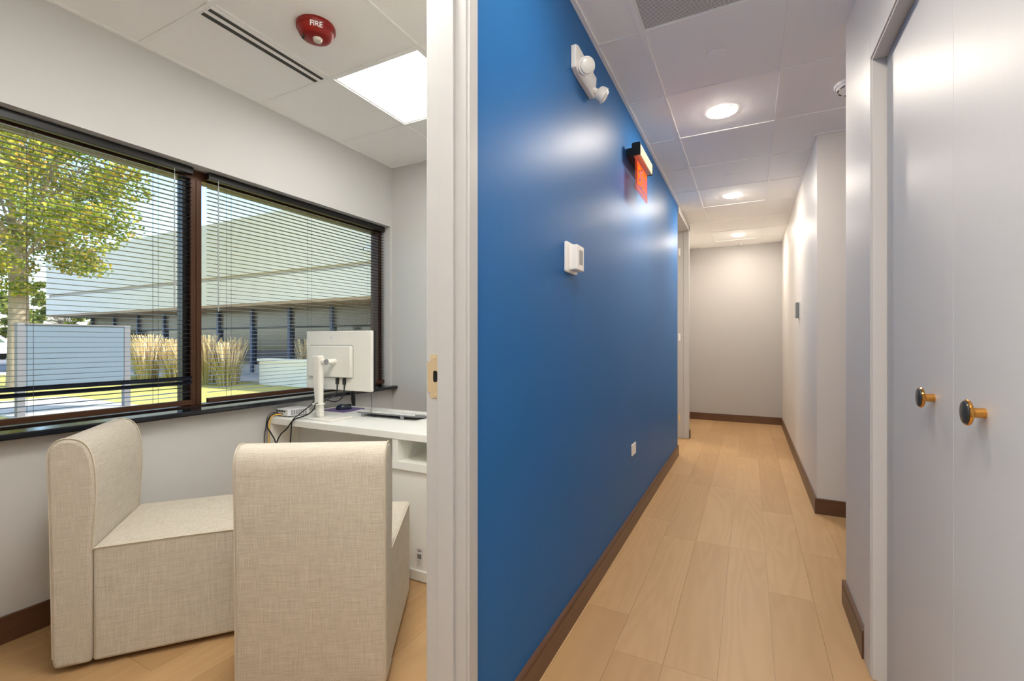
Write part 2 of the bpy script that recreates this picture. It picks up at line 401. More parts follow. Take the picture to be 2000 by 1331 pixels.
# walls
def wall(name, boxes, mat, label, blue=False):
    bm = new()
    for b in boxes: bx(bm, *b)
    o = struct(name, bm, [mat, 'blue'] if blue else mat, label, 'wall')
    if blue:
        for p in o.data.polygons:
            if p.normal.x > 0.9: p.material_index = 1
    return o
D1A, D1B, D1H = 0.13, 1.058, 2.48       # office doorway
D2A, D2B, D2H = 5.25, 6.20, 2.615       # far doorway
wall('wall_left', [(OW, BW, D1B + 0.012, D2A, 0, CAP), (OW, BW, YN, D1A - 0.012, 0, CAP), (OW, BW, D1A - 0.012, D1B + 0.012, D1H + 0.012, CAP)], 'wall',
     'glossy blue accent wall along the left of the hallway', blue=True)
wall('wall_left_far', [(-0.96, -0.86, D2B + 0.02, YB, 0, CAP), (-0.86, -0.69, D2B + 0.02, D2B + 0.083, 0, CAP), (-0.86, -0.69, D2A, D2B + 0.02, D2H + 0.02, CAP)], 'hallwall', 'short grey wall between the far doorway and the end wall')
wall('wall_window', [(-2.875, WX, ON - 0.1, OE + 0.1, -0.15, 0.825), (-2.875, WX, ON - 0.1, OE + 0.1, 2.19, CAP), (-2.875, WX, ON - 0.1, 0.02, 0.825, 2.19), (-2.875, WX, 3.005, OE + 0.1, 0.825, 2.19)], 'wall', 'light grey office wall around the window')
wall('wall_office_end', [(WX, OW, OE, OE + 0.1, 0, CAP)], 'wall', 'light grey office wall behind the desk')
wall('wall_office_near', [(WX, OW, ON - 0.1, ON, 0, CAP)], 'wall', 'light grey office wall nearest the doorway')
wall('wall_right_near', [(RN, 0.52, 2.09, 2.62, 0, CAP), (RN, 0.52, 0.55, 2.09, 2.245, CAP), (RN, 0.52, YN, 0.55, 0, CAP), (0.52, 1.6, 2.52, 2.62, 0, CAP)], 'hallwall', 'grey wall around the closet doors at the right')
wall('wall_right_far', [(RF, 0.55, 3.92, YB, 0, CAP), (0.55, 1.6, 3.92, 4.02, 0, CAP), (1.5, 1.6, 2.62, 3.92, 0, CAP)], 'hallwall', 'grey wall along the far right of the hallway and round its alcove')
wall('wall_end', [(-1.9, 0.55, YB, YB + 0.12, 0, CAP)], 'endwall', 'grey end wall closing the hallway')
wall('wall_behind', [(-0.9, 0.6, YN - 0.1, YN, 0, CAP)], 'hallwall', 'grey wall behind the viewpoint')
wall('wall_side_room', [(-2.0, -1.9, 5.2, YB, 0, CAP), (-1.9, -0.81, 5.15, 5.25, 0, CAP)], 'hallwall', 'grey walls of the side room past the far doorway')
wall('wall_closet', [(0.95, 1.0, 0.3, 2.52, 0, CAP), (0.52, 0.95, 0.3, 0.35, 0, CAP)], 'hallwall', 'inner walls of the closet behind its doors')

# ceiling: slab, tiles, grid
cb = new(); bx(cb, -3.0, 1.75, YN - 0.15, YB + 0.2, CAP, CAP + 0.12)
ceiling = struct('ceiling', cb, 'tile', 'white suspended tile ceiling over the office and the hallway', 'ceiling')
cl = ceiling
tm = new(); bx(tm, 0, 1, 0, 1, 0, 1)
tile_me = bpy.data.meshes.new('ceiling_tile'); tm.to_mesh(tile_me); tm.free(); tile_me.materials.append(M['tile'])
tem = new(); bx(tem, 0, 1, 0, 1, 0, 1)
tee_me = bpy.data.meshes.new('grid_tee'); tem.to_mesh(tee_me); tem.free(); tee_me.materials.append(M['tee'])
TW = 0.023
def rect_children(name, me, x0, x1, y0, y1, z0, z1): share(name, me, cl, (x0, y0, z0), (x1 - x0, y1 - y0, z1 - z0))
def grid(rects, xs, ys, skip):
    for (a, b, c, d) in rects:
        X = sorted({a, b, *[x for x in xs if a + 0.02 < x < b - 0.02]}); Y = sorted({c, d, *[y for y in ys if c + 0.02 < y < d - 0.02]})
        for x0, x1 in zip(X, X[1:]):
            for y0, y1 in zip(Y, Y[1:]):
                if any(abs(x0 - sx) < 0.03 and abs(y0 - sy) < 0.03 for sx, sy in skip): continue
                rect_children('ceiling_tile', tile_me, x0, x1, y0, y1, H + 0.0045, H + 0.022)
        for x in X[1:-1]: rect_children('grid_tee', tee_me, x - TW / 2, x + TW / 2, c, d, H, H + 0.004)
        for y in Y[1:-1]:
            for x0, x1 in zip(X, X[1:]): rect_children('grid_tee', tee_me, x0 + (TW / 2 if x0 > a else 0), x1 - (TW / 2 if x1 < b else 0), y - TW / 2, y + TW / 2, H, H + 0.004)
def angle(x0, x1, y0, y1): rect_children('wall_angle', tee_me, x0, x1, y0, y1, H - 0.001, H + 0.004)
HX = (-0.4555, 0.16); HY = [2.25 + 0.6475 * k for k in range(-7, 9)]
OX = (-2.085, -1.47, -0.855); OY = [1.845 + 0.6275 * k for k in range(-4, 2)]; OY[OY.index(min(OY, key=lambda v: abs(v - 1.2175)))] = 1.20
hall_rects = [(BW, RN, YN, YB)]
grid([(BW, RN, YN, 2.62), (BW, 1.5, 2.62, 3.92), (BW, RF, 3.92, YB)], HX + (0.775, 1.39), HY, [(-0.4555, 1.6025), (-0.4555, -0.34), (-0.4555, -1.635)])
grid([(WX, OW, ON, OE)], OX, OY, [(-2.085, 1.845), (-1.47, 0.59)])
angle(BW, BW + 0.02, YN, D2A); angle(RN - 0.02, RN, YN, 2.62); angle(RF - 0.02, RF, 3.92, YB); angle(BW, RF, YB - 0.02, YB)
angle(WX, WX + 0.02, ON, OE); angle(WX, OW, OE - 0.02, OE); angle(RF, 1.5, 3.90, 3.92); angle(-0.86, -0.84, D2B + 0.083, YB)

# baseboards: board with a routed cap line
def baseboard(name, segs, label):
    """segs: (x0,x1,y0,y1) footprint of the board against its wall, and nx,ny the room side"""
    bm = new()
    for (x0, x1, y0, y1, nx, ny) in segs:
        bx(bm, x0, x1, y0, y1, 0, 0.089); g = 0.003
        bx(bm, x0 + (g if nx < 0 else 0), x1 - (g if nx > 0 else 0), y0 + (g if ny < 0 else 0), y1 - (g if ny > 0 else 0), 0.089, 0.093)
        bx(bm, x0 + (0.001 if nx < 0 else 0), x1 - (0.001 if nx > 0 else 0), y0 + (0.001 if ny < 0 else 0), y1 - (0.001 if ny > 0 else 0), 0.093, 0.108)
    return tag(obj(name, bm, 'base', None, smooth=False), label, 'baseboard', kind='structure')
T = 0.014
baseboard('baseboard_left', [(BW, BW + T, 1.108, D2A + 0.002, 1, 0)], 'dark brown baseboard along the blue wall')
baseboard('baseboard_left_far', [(-0.86, -0.86 + T, D2B + 0.083, YB - T, 1, 0), (-0.6715, -0.660, D2B + 0.012, D2B + 0.083, 1, 0)], 'short dark brown baseboard beside the far doorway')
baseboard('baseboard_end', [(-0.86, RF, YB - T, YB, 0, -1)], 'dark brown baseboard along the hallway end wall')
baseboard('baseboard_right_far', [(RF - T, RF, 3.92 - T, YB - T, -1, 0), (RF, 1.5, 3.92 - T, 3.92, 0, -1)], 'dark brown baseboard wrapping the far right wall corner')
baseboard('baseboard_right_near', [(RN - T, RN, 2.20, 2.62 + T, -1, 0), (RN, 1.5, 2.62, 2.62 + T, 0, 1)], 'dark brown baseboard ending at the closet door casing')
baseboard('baseboard_office', [(WX, WX + T, ON, OE, 1, 0), (WX + T, OW, OE - T, OE, 0, -1)], 'dark brown baseboard under the office window')

# office doorway frame
door1 = thing('door_1', 'white door frame of the office with a brass strike plate', 'door frame', (-0.745, D1B, 0), kind='structure')
jb = new(); bx(jb, OW - 0.003, BW + 0.003, D1B, D1B + 0.012, 0, D1H); obj('jamb', jb, 'trim', door1, 0.001, smooth=False)
jb = new(); bx(jb, OW - 0.003, BW + 0.003, D1A - 0.012, D1A, 0, D1H); obj('jamb', jb, 'trim', door1, 0.001, smooth=False)
jb = new(); bx(jb, OW - 0.003, BW + 0.003, D1A, D1B, D1H, D1H + 0.012); obj('head_jamb', jb, 'trim', door1, 0.001, smooth=False)
SX0, SX1 = -0.768, -0.715
for nm, e in (('door_stop', (SX0, SX1, D1B - 0.012, D1B, 0, D1H - 0.012)), ('door_stop', (SX0, SX1, D1A, D1A + 0.012, 0, D1H - 0.012)), ('door_stop', (SX0, SX1, D1A, D1B, D1H - 0.012, D1H))):
    boxobj(nm, e, 'trim', door1, 0.002)
for (x0, x1) in ((BW, BW + 0.012), (OW - 0.012, OW)):
    boxobj('casing', (x0, x1, D1B + 0.004, D1B + 0.050, 0, D1H + 0.055), 'trim', door1, 0.003)
    boxobj('casing', (x0, x1, D1A - 0.050, D1A - 0.004, 0, D1H + 0.055), 'trim', door1, 0.003)
    boxobj('casing', (x0, x1, D1A - 0.004, D1B + 0.004, D1H + 0.004, D1H + 0.055), 'trim', door1, 0.003)
# strike plate: outline with a lip and a latch hole
sb = new(); zc = 1.123
def spx(a, b, d): return (a, D1B - d, b)
x_l, x_r = -0.7985, -0.7715
outl = [(x_r, zc - 0.061), (x_r, zc + 0.061), (x_l, zc + 0.061), (x_l, zc + 0.041), (x_l - 0.010, zc + 0.041), (x_l - 0.010, zc - 0.044), (x_l, zc - 0.044), (x_l, zc - 0.061)]
hole = [(-0.7755 + 0.0 * i, 0) for i in range(0)]
prism(sb, outl, spx, 0.0002, 0.0018)
sp = obj('strike_plate', sb, 'satin_brass', door1, smooth=False); sp['label'] = 'satin brass strike plate'
hb = new(); prism(hb, rrect(-0.7885, -0.7745, zc - 0.016, zc + 0.016, 0.0055), spx, 0.0018, 0.0024); obj('latch_hole', hb, 'bronze_black', sp)
for zz in (zc - 0.053, zc + 0.052):
    s2 = new(); lathe(s2, [(0.0048, 0), (0.0048, 0.0008), (0.003, 0.0014), (0.0, 0.001)], (-0.784, D1B - 0.0018, zz), (0, -1, 0), 16); obj('screw', s2, 'satin_brass', sp)

# far doorway frame
door2 = thing('door_2', 'white frame of the far doorway just past the blue wall', 'door frame', (-0.75, D2B, 0), kind='structure')
boxobj('jamb', (-0.86, -0.735, D2B, D2B + 0.02, 0, D2H), 'trim', door2, 0.002)
boxobj('casing', (-0.735, -0.672, D2B - 0.010, D2B + 0.085, 0, D2H + 0.06), 'trim', door2, 0.004)
boxobj('head_jamb', (-0.86, -0.672, D2A, D2B + 0.02, D2H, D2H + 0.02), 'trim', door2, 0.002)
boxobj('casing', (-0.690, -0.672, D2A, D2B + 0.085, D2H + 0.02, D2H + 0.07), 'trim', door2, 0.003)
for zz in (2.36, 1.28, 0.26):
    boxobj('hinge', (-0.800, -0.775, D2B - 0.003, D2B, zz - 0.045, zz + 0.045), 'satin_brass' if zz < 1 else 'white', door2, 0.001)

# closet with two bifold leaves
door3 = thing('door_3', 'grey painted wood closet doors with two gold knobs', 'closet door', (0.44, 1.475, 0), kind='structure')
CZ = 2.238
boxobj('casing', (RN - 0.008, RN, 2.092, 2.198, 0, 2.34), 'hallwall', door3, 0.003)
boxobj('casing', (RN - 0.008, RN, 0.50, 2.092, 2.25, 2.34), 'hallwall', door3, 0.003)
boxobj('jamb', (RN - 0.004, 0.505, 2.082, 2.0905, 0, CZ), 'hallwall', door3, 0.001)
boxobj('head_jamb', (RN - 0.004, 0.505, 0.55, 2.082, CZ, 2.2445), 'hallwall', door3, 0.001)
for (y0, y1, ky) in ((1.4755, 2.076, 1.603), (0.874, 1.4745, 1.306)):
    lf = boxobj('door_leaf', (0.437, 0.470, y0, y1, 0.012, CZ - 0.006), 'closet', door3, 0.0015)
    kb = new(); lathe(kb, [(0.0105, 0), (0.0105, 0.018), (0.0125, 0.0205), (0.021, 0.0225), (0.0265, 0.025), (0.028, 0.0285), (0.0265, 0.031), (0.0245, 0.0316)], (0.437, ky, 1.071), (-1, 0, 0), 32)
    k = obj('knob', kb, 'brass', lf); k['label'] = 'round gold knob with a dark face'
    fb = new(); lathe(fb, [(0.0246, 0.0312), (0.0235, 0.0335), (0.016, 0.0352), (0, 0.036)], (0.437, ky, 1.071), (-1, 0, 0), 32); obj('knob_face', fb, 'knobface', lf)
boxobj('door_leaf', (0.437, 0.470, 0.558, 0.873, 0.012, CZ - 0.006), 'closet', door3, 0.0015)

# window
win = thing('window_1', 'dark bronze two pane window over a glossy black sill', 'window', (-2.82, 1.5, 0.85), kind='structure')
FX0, FX1 = -2.87, -2.785
boxobj('frame_head', (FX0, FX1, 0.02, 3.005, 2.137, 2.19), 'bronze', win, 0.002)
boxobj('frame_foot', (FX0, FX1, 0.02, 3.005, 0.826, 0.861), 'bronze', win, 0.002)
boxobj('frame_side', (FX0, FX1, 0.02, 0.06, 0.861, 2.137), 'bronze', win, 0.002)
boxobj('frame_side', (FX0, FX1, 2.967, 3.005, 0.861, 2.137), 'bronze', win, 0.002)
mu = new(); bx(mu, FX0, FX1 + 0.006, 1.487, 1.513, 0.861, 2.137); bx(mu, FX0, FX1 + 0.002, 1.513, 1.519, 0.861, 2.137); bx(mu, FX0, FX1 + 0.006, 1.519, 1.546, 0.861, 2.137)
obj('mullion', mu, 'bronze', win, 0.0015, smooth=False)
boxobj('sash_stile', (FX0 + 0.01, FX1 - 0.02, 1.460, 1.487, 0.861, 2.137), 'bronze_black', win, 0.002)
for (y0, y1) in ((0.06, 1.460), (1.546, 2.967)): boxobj('glass_pane', (-2.838, -2.832, y0, y1, 0.861, 2.137), 'glass', win)
sl = new(); prism(sl, [(-2.784, 0.826), (-2.632, 0.826), (-2.628, 0.832), (-2.628, 0.846), (-2.634, 0.851), (-2.784, 0.853)], lambda a, b, d: (a, d, b), 0.02, 3.028)
s_ = obj('window_sill', sl, 'sill', win, smooth=False); s_['label'] = 'glossy black sill board'

# venetian blinds
def slat_mesh(L):
    bm = new(); w = 0.0125; n = 4; top = []; bot = []
    for i in range(n + 1):
        a = -w + 2 * w * i / n; z = 0.0016 * (1 - (a / w) ** 2)
        top.append([bm.verts.new((a, y, z)) for y in (0, L)]); bot.append([bm.verts.new((a, y, z - 0.0007)) for y in (0, L)])
    for i in range(n):
        bm.faces.new((top[i][0], top[i + 1][0], top[i + 1][1], top[i][1])); bm.faces.new((bot[i][1], bot[i + 1][1], bot[i + 1][0], bot[i][0]))
        for e in (0, 1): bm.faces.new((top[i][e], bot[i][e], bot[i + 1][e], top[i + 1][e]))
    for i in (0, n): bm.faces.new((top[i][0], top[i][1], bot[i][1], bot[i][0]))
    bmesh.ops.recalc_face_normals(bm, faces=bm.faces)
    me = bpy.data.meshes.new('slat'); bm.to_mesh(me); bm.free(); me.materials.append(M['slat']); finish(me, True, 60); return me
slat_me = slat_mesh(1.43)
SXC = -2.752
def blind(y0, label, cords, wand, low):
    t = thing('venetian_blind', label, 'blind', (SXC, y0, 0.85), group='blinds in the office window')
    boxobj('headrail', (SXC - 0.014, SXC + 0.016, y0, y0 + 1.43, 2.146, 2.184), 'bronze_black', t, 0.002)
    z = 2.122; zl = 1.035 if low else 0.925
    while z > zl:
        share('slat', slat_me, t, (0, 0, z - 0.85)); z -= 0.0238
    if low:
        for zz, tilt in ((1.019, -58), (0.993, -52), (0.968, -14), (0.944, 4), (0.922, 0)): share('slat', slat_me, t, (0, 0, zz - 0.85), rot=(0, math.radians(tilt), 0))
    boxobj('bottom_rail', (SXC - 0.012, SXC + 0.012, y0, y0 + 1.43, 0.872, 0.899), 'bronze', t, 0.002)
    for y in cords:
        for dy, dx in ((-0.006, -0.0135), (0.006, 0.0135)):
            cbm = new(); tube(cbm, [(SXC + dx, y + dy, 0.885), (SXC + dx, y + dy, 2.15)], 0.0008, 5); obj('ladder_cord', cbm, 'cord', t)
    if wand:
        wb = new(); tube(wb, [(SXC + 0.021, wand, 2.15), (SXC + 0.021, wand, 2.11)], 0.0016, 6); tube(wb, [(SXC + 0.021, wand, 2.11), (SXC + 0.021, wand, 1.395)], 0.0035, 8); obj('tilt_wand', wb, 'wand', t)
    return t
blind(0.050, 'dark slatted blind in the window pane beside the tree, lowest slats askew', (0.35, 0.83, 1.303), 1.382, True)
blind(1.562, 'dark slatted blind in the window pane behind the monitor', (1.685, 2.253, 2.831), 1.612, False)

# ------------------------------------------------------------------ ceiling things
def led_panel(label, x0, x1, y0, y1, mat='ledpanel', group='office ceiling light panels'):
    t = thing('led_panel', label, 'ceiling light', ((x0 + x1) / 2, (y0 + y1) / 2, H + 0.003), group=group)
    fb = new()
    for e in ((x0, x1, y0, y0 + 0.012), (x0, x1, y1 - 0.012, y1), (x0, x0 + 0.012, y0 + 0.012, y1 - 0.012), (x1 - 0.012, x1, y0 + 0.012, y1 - 0.012)): bx(fb, *e, H + 0.0045, H + 0.02)
    obj('frame', fb, 'tee', t, smooth=False); boxobj('diffuser', (x0 + 0.012, x1 - 0.012, y0 + 0.012, y1 - 0.012, H + 0.008, H + 0.018), mat, t)
led_panel('square lit panel in the office ceiling', -2.073, -1.482, 1.857, 2.461)
led_panel('unseen square lit panel added to the office ceiling near the doorway', -1.458, -0.867, 0.602, 1.188, 'added_doorpanel')  # out of view, added to light the office more evenly

led_panel('unseen square lit panel added to the hallway ceiling behind the viewpoint', -0.4435, 0.148, -0.328, 0.2955, 'added_hallpanel', 'added unseen hallway ceiling light panels')  # out of view, added to raise the hallway brightness
led_panel('unseen square lit panel added to the hallway ceiling farther behind the viewpoint', -0.4435, 0.148, -1.623, -0.9995, 'added_hallpanel', 'added unseen hallway ceiling light panels')  # second panel added out of view for the hallway brightness
t = thing('slot_diffuser', 'linear air diffuser with two dark slots in the office ceiling', 'air vent', (-2.144, 1.51, H))
boxobj('body', (-2.190, -2.098, 1.205, 1.830, H - 0.002, H + 0.0055), 'tile', t, 0.0008)
for (a, b) in ((-2.186, -2.160), (-2.134, -2.112)): boxobj('slot', (a, b, 1.212, 1.823, H - 0.0028, H - 0.0022), 'slot', t)

fx, fy = -1.803, 1.512
t = thing('fire_alarm', 'round red fire alarm with a clear strobe on the office ceiling', 'fire alarm', (fx, fy, H + 0.006))
b = new(); lathe(b, [(0.084, 0), (0.086, 0.004), (0.086, 0.020), (0.084, 0.023)], (fx, fy, H + 0.006), (0, 0, -1), 48); obj('mount_plate', b, 'red', t)
b = new(); lathe(b, [(0.082, 0.022), (0.080, 0.030), (0.074, 0.044), (0.066, 0.053), (0.050, 0.058), (0.022, 0.059)], (fx, fy, H + 0.006), (0, 0, -1), 48); bd = obj('body', b, 'red', t)
b = new(); lathe(b, [(0.023, 0.056), (0.022, 0.062), (0.018, 0.070), (0.010, 0.074), (0, 0.075)], (fx + 0.006, fy + 0.004, H + 0.006), (0, 0, -1), 12); obj('strobe_lens', b, 'clear', t)
for k in range(3):
    boxobj('sounder_slot', (fx - 0.052 + 0.012 * k, fx - 0.046 + 0.012 * k, fy - 0.036 - 0.008 * k, fy - 0.026 - 0.008 * k, H - 0.0545, H - 0.050), 'slot', bd)
u = Vector((0.77, -0.64, 0)).normalized(); tl = math.radians(52)        # lettering lies on the sloping side that faces the doorway
Yv = (u * math.cos(tl) + Vector((0, 0, 1)) * math.sin(tl)); Zv = (u * math.sin(tl) - Vector((0, 0, 1)) * math.cos(tl)); Xv = Yv.cross(Zv)
text_mesh('fire_lettering', 'FIRE', 0.030, 'redtext', t, basis(Xv, Yv, Zv, Vector((fx, fy, H - 0.0305)) + u * 0.0775), 0.0012, 1.0)

def downlight(x, y, label, lens='downlens'):
    t = thing('downlight', label, 'ceiling light', (x, y, H + 0.003), group='round downlights along the hallway ceiling')
    b = new(); lathe(b, [(0.071, 0.001), (0.071, 0.004), (0.088, 0.0045), (0.090, 0.002), (0.090, 0.0)], (x, y, H + 0.003), (0, 0, -1), 40)
    bmesh.ops.delete(b, geom=[f for f in b.faces if len(f.verts) > 4], context='FACES'); obj('trim_ring', b, 'white', t)
    b = new(); lathe(b, [(0.071, 0.0005), (0.070, 0.0055), (0.058, 0.010), (0.036, 0.013), (0.0, 0.014)], (x, y, H + 0.003), (0, 0, -1), 40); obj('lens', b, lens, t)
for x, y, lb in ((-0.155, 3.25, 'lit round downlight nearest the perforated vent'), (-0.147, 5.168, 'lit round downlight in the middle of the hallway ceiling'), (-0.133, 7.10, 'lit round downlight nearest the hallway end wall'),
                 (-0.155, 1.30, 'unseen round downlight added above the viewpoint'), (-1.35, 6.4, 'unseen round downlight added in the side room')):  # overhead and side room lamps are out of view, added for brightness
    if x < -1: 
        boxobj('side_room_tile', (-1.9, BW, 5.25, YB, H + 0.006, H + 0.03), 'tile', ceiling)
    downlight(x, y, lb, 'added_dimlens' if y == 1.30 else 'downlens')

t = thing('perforated_vent', 'square perforated return air grille in the hallway ceiling', 'air vent', (-0.148, 1.926, H))
gx0, gx1, gy0, gy1 = -0.4435, 0.148, 1.614, 2.238
b = new()
for e in ((gx0, gx1, gy0, gy0 + 0.006), (gx0, gx1, gy1 - 0.006, gy1), (gx0, gx0 + 0.006, gy0 + 0.006, gy1 - 0.006), (gx1 - 0.006, gx1, gy0 + 0.006, gy1 - 0.006)): bx(b, *e, H + 0.0045, H + 0.02)
obj('frame', b, 'tee', t, smooth=False); boxobj('perforated_sheet', (gx0 + 0.006, gx1 - 0.006, gy0 + 0.006, gy1 - 0.006, H + 0.006, H + 0.012), 'grille', t)

def sprinkler_cap(x, y, r, label):
    b = new(); lathe(b, [(r, 0), (r, 0.003), (r * 0.96, 0.0055), (0, 0.0065)], (x, y, H + 0.006), (0, 0, -1), 36)
    o = obj('sprinkler_cap', b, 'tile'); o.location = (0, 0, 0); tag(o, label, 'sprinkler', 'flat sprinkler covers on the hallway ceiling')
sprinkler_cap(-0.150, 2.595, 0.046, 'flat white sprinkler cover beside the perforated vent')
sprinkler_cap(-0.143, 4.535, 0.046, 'flat white sprinkler cover before the middle downlight')
t = thing('pendent_sprinkler', 'tiny white sprinkler head close to the hallway end wall', 'sprinkler', (-0.105, 7.70, H + 0.006))
b = new(); lathe(b, [(0.032, 0), (0.030, 0.006), (0.012, 0.009), (0.010, 0.022), (0.006, 0.030)], (-0.105, 7.70, H + 0.006), (0, 0, -1), 20); obj('head', b, 'white', t)
b = new(); lathe(b, [(0.018, 0.036), (0.018, 0.038)], (-0.105, 7.70, H + 0.006), (0, 0, -1), 20); tube(b, [(-0.115, 7.70, H - 0.02), (-0.115, 7.70, H - 0.031)], 0.0015, 6); tube(b, [(-0.095, 7.70, H - 0.02), (-0.095, 7.70, H - 0.031)], 0.0015, 6); obj('deflector', b, 'white', t)
sx, sy = 0.535, 3.235
t = thing('smoke_detector', 'white smoke detector on the alcove ceiling half behind the wall', 'smoke detector', (sx, sy, H + 0.006))
b = new(); lathe(b, [(0.098, 0), (0.098, 0.012), (0.094, 0.018)], (sx, sy, H + 0.006), (0, 0, -1), 40); obj('base', b, 'white', t)
b = new(); lathe(b, [(0.088, 0.018), (0.082, 0.030), (0.062, 0.040), (0.040, 0.043), (0, 0.044)], (sx, sy, H + 0.006), (0, 0, -1), 40); bd = obj('cover', b, 'white', t)
for k in range(10):
    a = 2 * PI * k / 10; b = new(); c_, s_n = math.cos(a), math.sin(a)
    tube(b, [(sx + 0.079 * math.cos(a - 0.16), sy + 0.079 * math.sin(a - 0.16), H - 0.0285), (sx + 0.0795 * c_, sy + 0.0795 * s_n, H - 0.0285), (sx + 0.079 * math.cos(a + 0.16), sy + 0.079 * math.sin(a + 0.16), H - 0.0285)], 0.0028, 6); obj('smoke_slot', b, 'slot', bd)

# ------------------------------------------------------------------ things on the hallway walls
t = thing('emergency_light', 'white twin head emergency light high on the blue wall', 'emergency light', (BW, 2.05, 2.38))
b = new(); prism(b, [(1.895, 2.405), (1.93, 2.392), (2.155, 2.386), (2.175, 2.40), (2.20, 2.505), (1.93, 2.513), (1.895, 2.500)], lambda a, z, d: (BW + d, a, z), 0.0005, 0.024); obj('housing', b, 'white', t, 0.003)
for (hy, hz, dr) in ((1.975, 2.436, (0.55, -0.62, -0.30)), (2.150, 2.425, (0.62, 0.35, -0.42))):
    dv = Vector(dr).normalized(); o0 = Vector((BW + 0.024, hy, hz))
    b = new(); lathe(b, [(0.013, -0.006), (0.013, 0.016), (0.030, 0.024), (0.036, 0.036), (0.0375, 0.058), (0.034, 0.060)], o0, dv, 32); hd = obj('lamp_head', b, 'white', t)
    b = new(); lathe(b, [(0.034, 0.0595), (0.030, 0.066), (0.018, 0.071), (0, 0.073)], o0, dv, 32); obj('lamp_lens', b, 'lens', hd)

t = thing('exit_sign', 'red lit acrylic exit sign with a black end on the blue wall', 'exit sign', (BW, 3.05, 2.17))
boxobj('mount_plate', (BW + 0.0005, -0.640, 2.92, 3.22, 2.385, 2.435), 'black', t, 0.003)
b = new(); prism(b, rrect(-0.642, -0.594, 2.372, 2.446, 0.008), lambda a, z, d: (a, d, z), 2.892, 3.285); obj('housing', b, 'gold_housing', t)
b = new(); prism(b, rrect(-0.645, -0.592, 2.369, 2.448, 0.009), lambda a, z, d: (a, d, z), 2.882, 2.8915); obj('end_cap', b, 'black', t)
b = new(); prism(b, rrect(-0.645, -0.592, 2.369, 2.448, 0.009), lambda a, z, d: (a, d, z), 3.2855, 3.292); obj('end_cap', b, 'black', t)
b = new(); prism(b, rrect(2.895, 3.245, 2.165, 2.374, 0.008), lambda a, z, d: (d, a, z), -0.627, -0.619); pn = obj('acrylic_panel', b, 'acrylic', t)
b = new(); ey0, ey1, ez0, ez1, w_ = 2.925, 3.215, 2.185, 2.345, 0.006
for e in ((ey0, ey1, ez0, ez0 + w_), (ey0, ey1, ez1 - w_, ez1), (ey0, ey0 + w_, ez0 + w_, ez1 - w_), (ey1 - w_, ey1, ez0 + w_, ez1 - w_)): bx(b, -0.6188, -0.6180, *e)
obj('letter_border', b, 'signletter', pn, smooth=False)
text_mesh('exit_lettering', 'EXIT', 0.165, 'signletter', t, basis(Vector((0, 1, 0)), Vector((0, 0, 1)), Vector((1, 0, 0)), Vector((-0.6180, 3.07, 2.265))), 0.0008, 0.78)

t = thing('wall_thermostat', 'white square wall thermostat on the blue wall', 'thermostat', (BW, 1.88, 1.51))
b = new(); prism(b, rrect(1.812, 1.948, 1.512, 1.640, 0.010), lambda a, z, d: (BW + d, a, z), 0.0005, 0.012); obj('back_plate', b, 'white', t, 0.003)
b = new(); prism(b, rrect(1.838, 1.932, 1.522, 1.628, 0.006), lambda a, z, d: (BW + d, a, z), 0.012, 0.048); bd = obj('housing', b, 'white', t, 0.004)
b = new(); prism(b, rrect(1.862, 1.915, 1.545, 1.612, 0.003), lambda a, z, d: (BW + d, a, z), 0.0482, 0.0488); obj('sensor_window', b, 'paper', bd)
b = new(); bx(b, BW + 0.049, BW + 0.0494, 1.866, 1.911, 1.549, 1.608); o = obj('sensor_recess', b, 'reader', bd, smooth=False)

t = thing('wall_outlet', 'white outlet plate low on the blue wall', 'outlet', (BW, 3.1, 0.47))
b = new(); prism(b, rrect(3.045, 3.165, 0.470, 0.546, 0.006), lambda a, z, d: (BW + d, a, z), 0.0005, 0.006); obj('cover_plate', b, 'white', t, 0.002)
for yy in (3.075, 3.135):
    b = new(); prism(b, rrect(yy - 0.017, yy + 0.017, 0.492, 0.524, 0.008), lambda a, z, d: (BW + d, a, z), 0.006, 0.0075); obj('socket', b, 'white', t, 0.0008)

t = thing('card_reader', 'small grey device on the far right hallway wall', 'wall device', (RF, 5.20, 1.44))
boxobj('back_plate', (RF - 0.006, RF, 5.150, 5.260, 1.438, 1.602), 'white', t, 0.002)
boxobj('housing', (RF - 0.034, RF - 0.006, 5.158, 5.252, 1.448, 1.596), 'reader', t, 0.004)

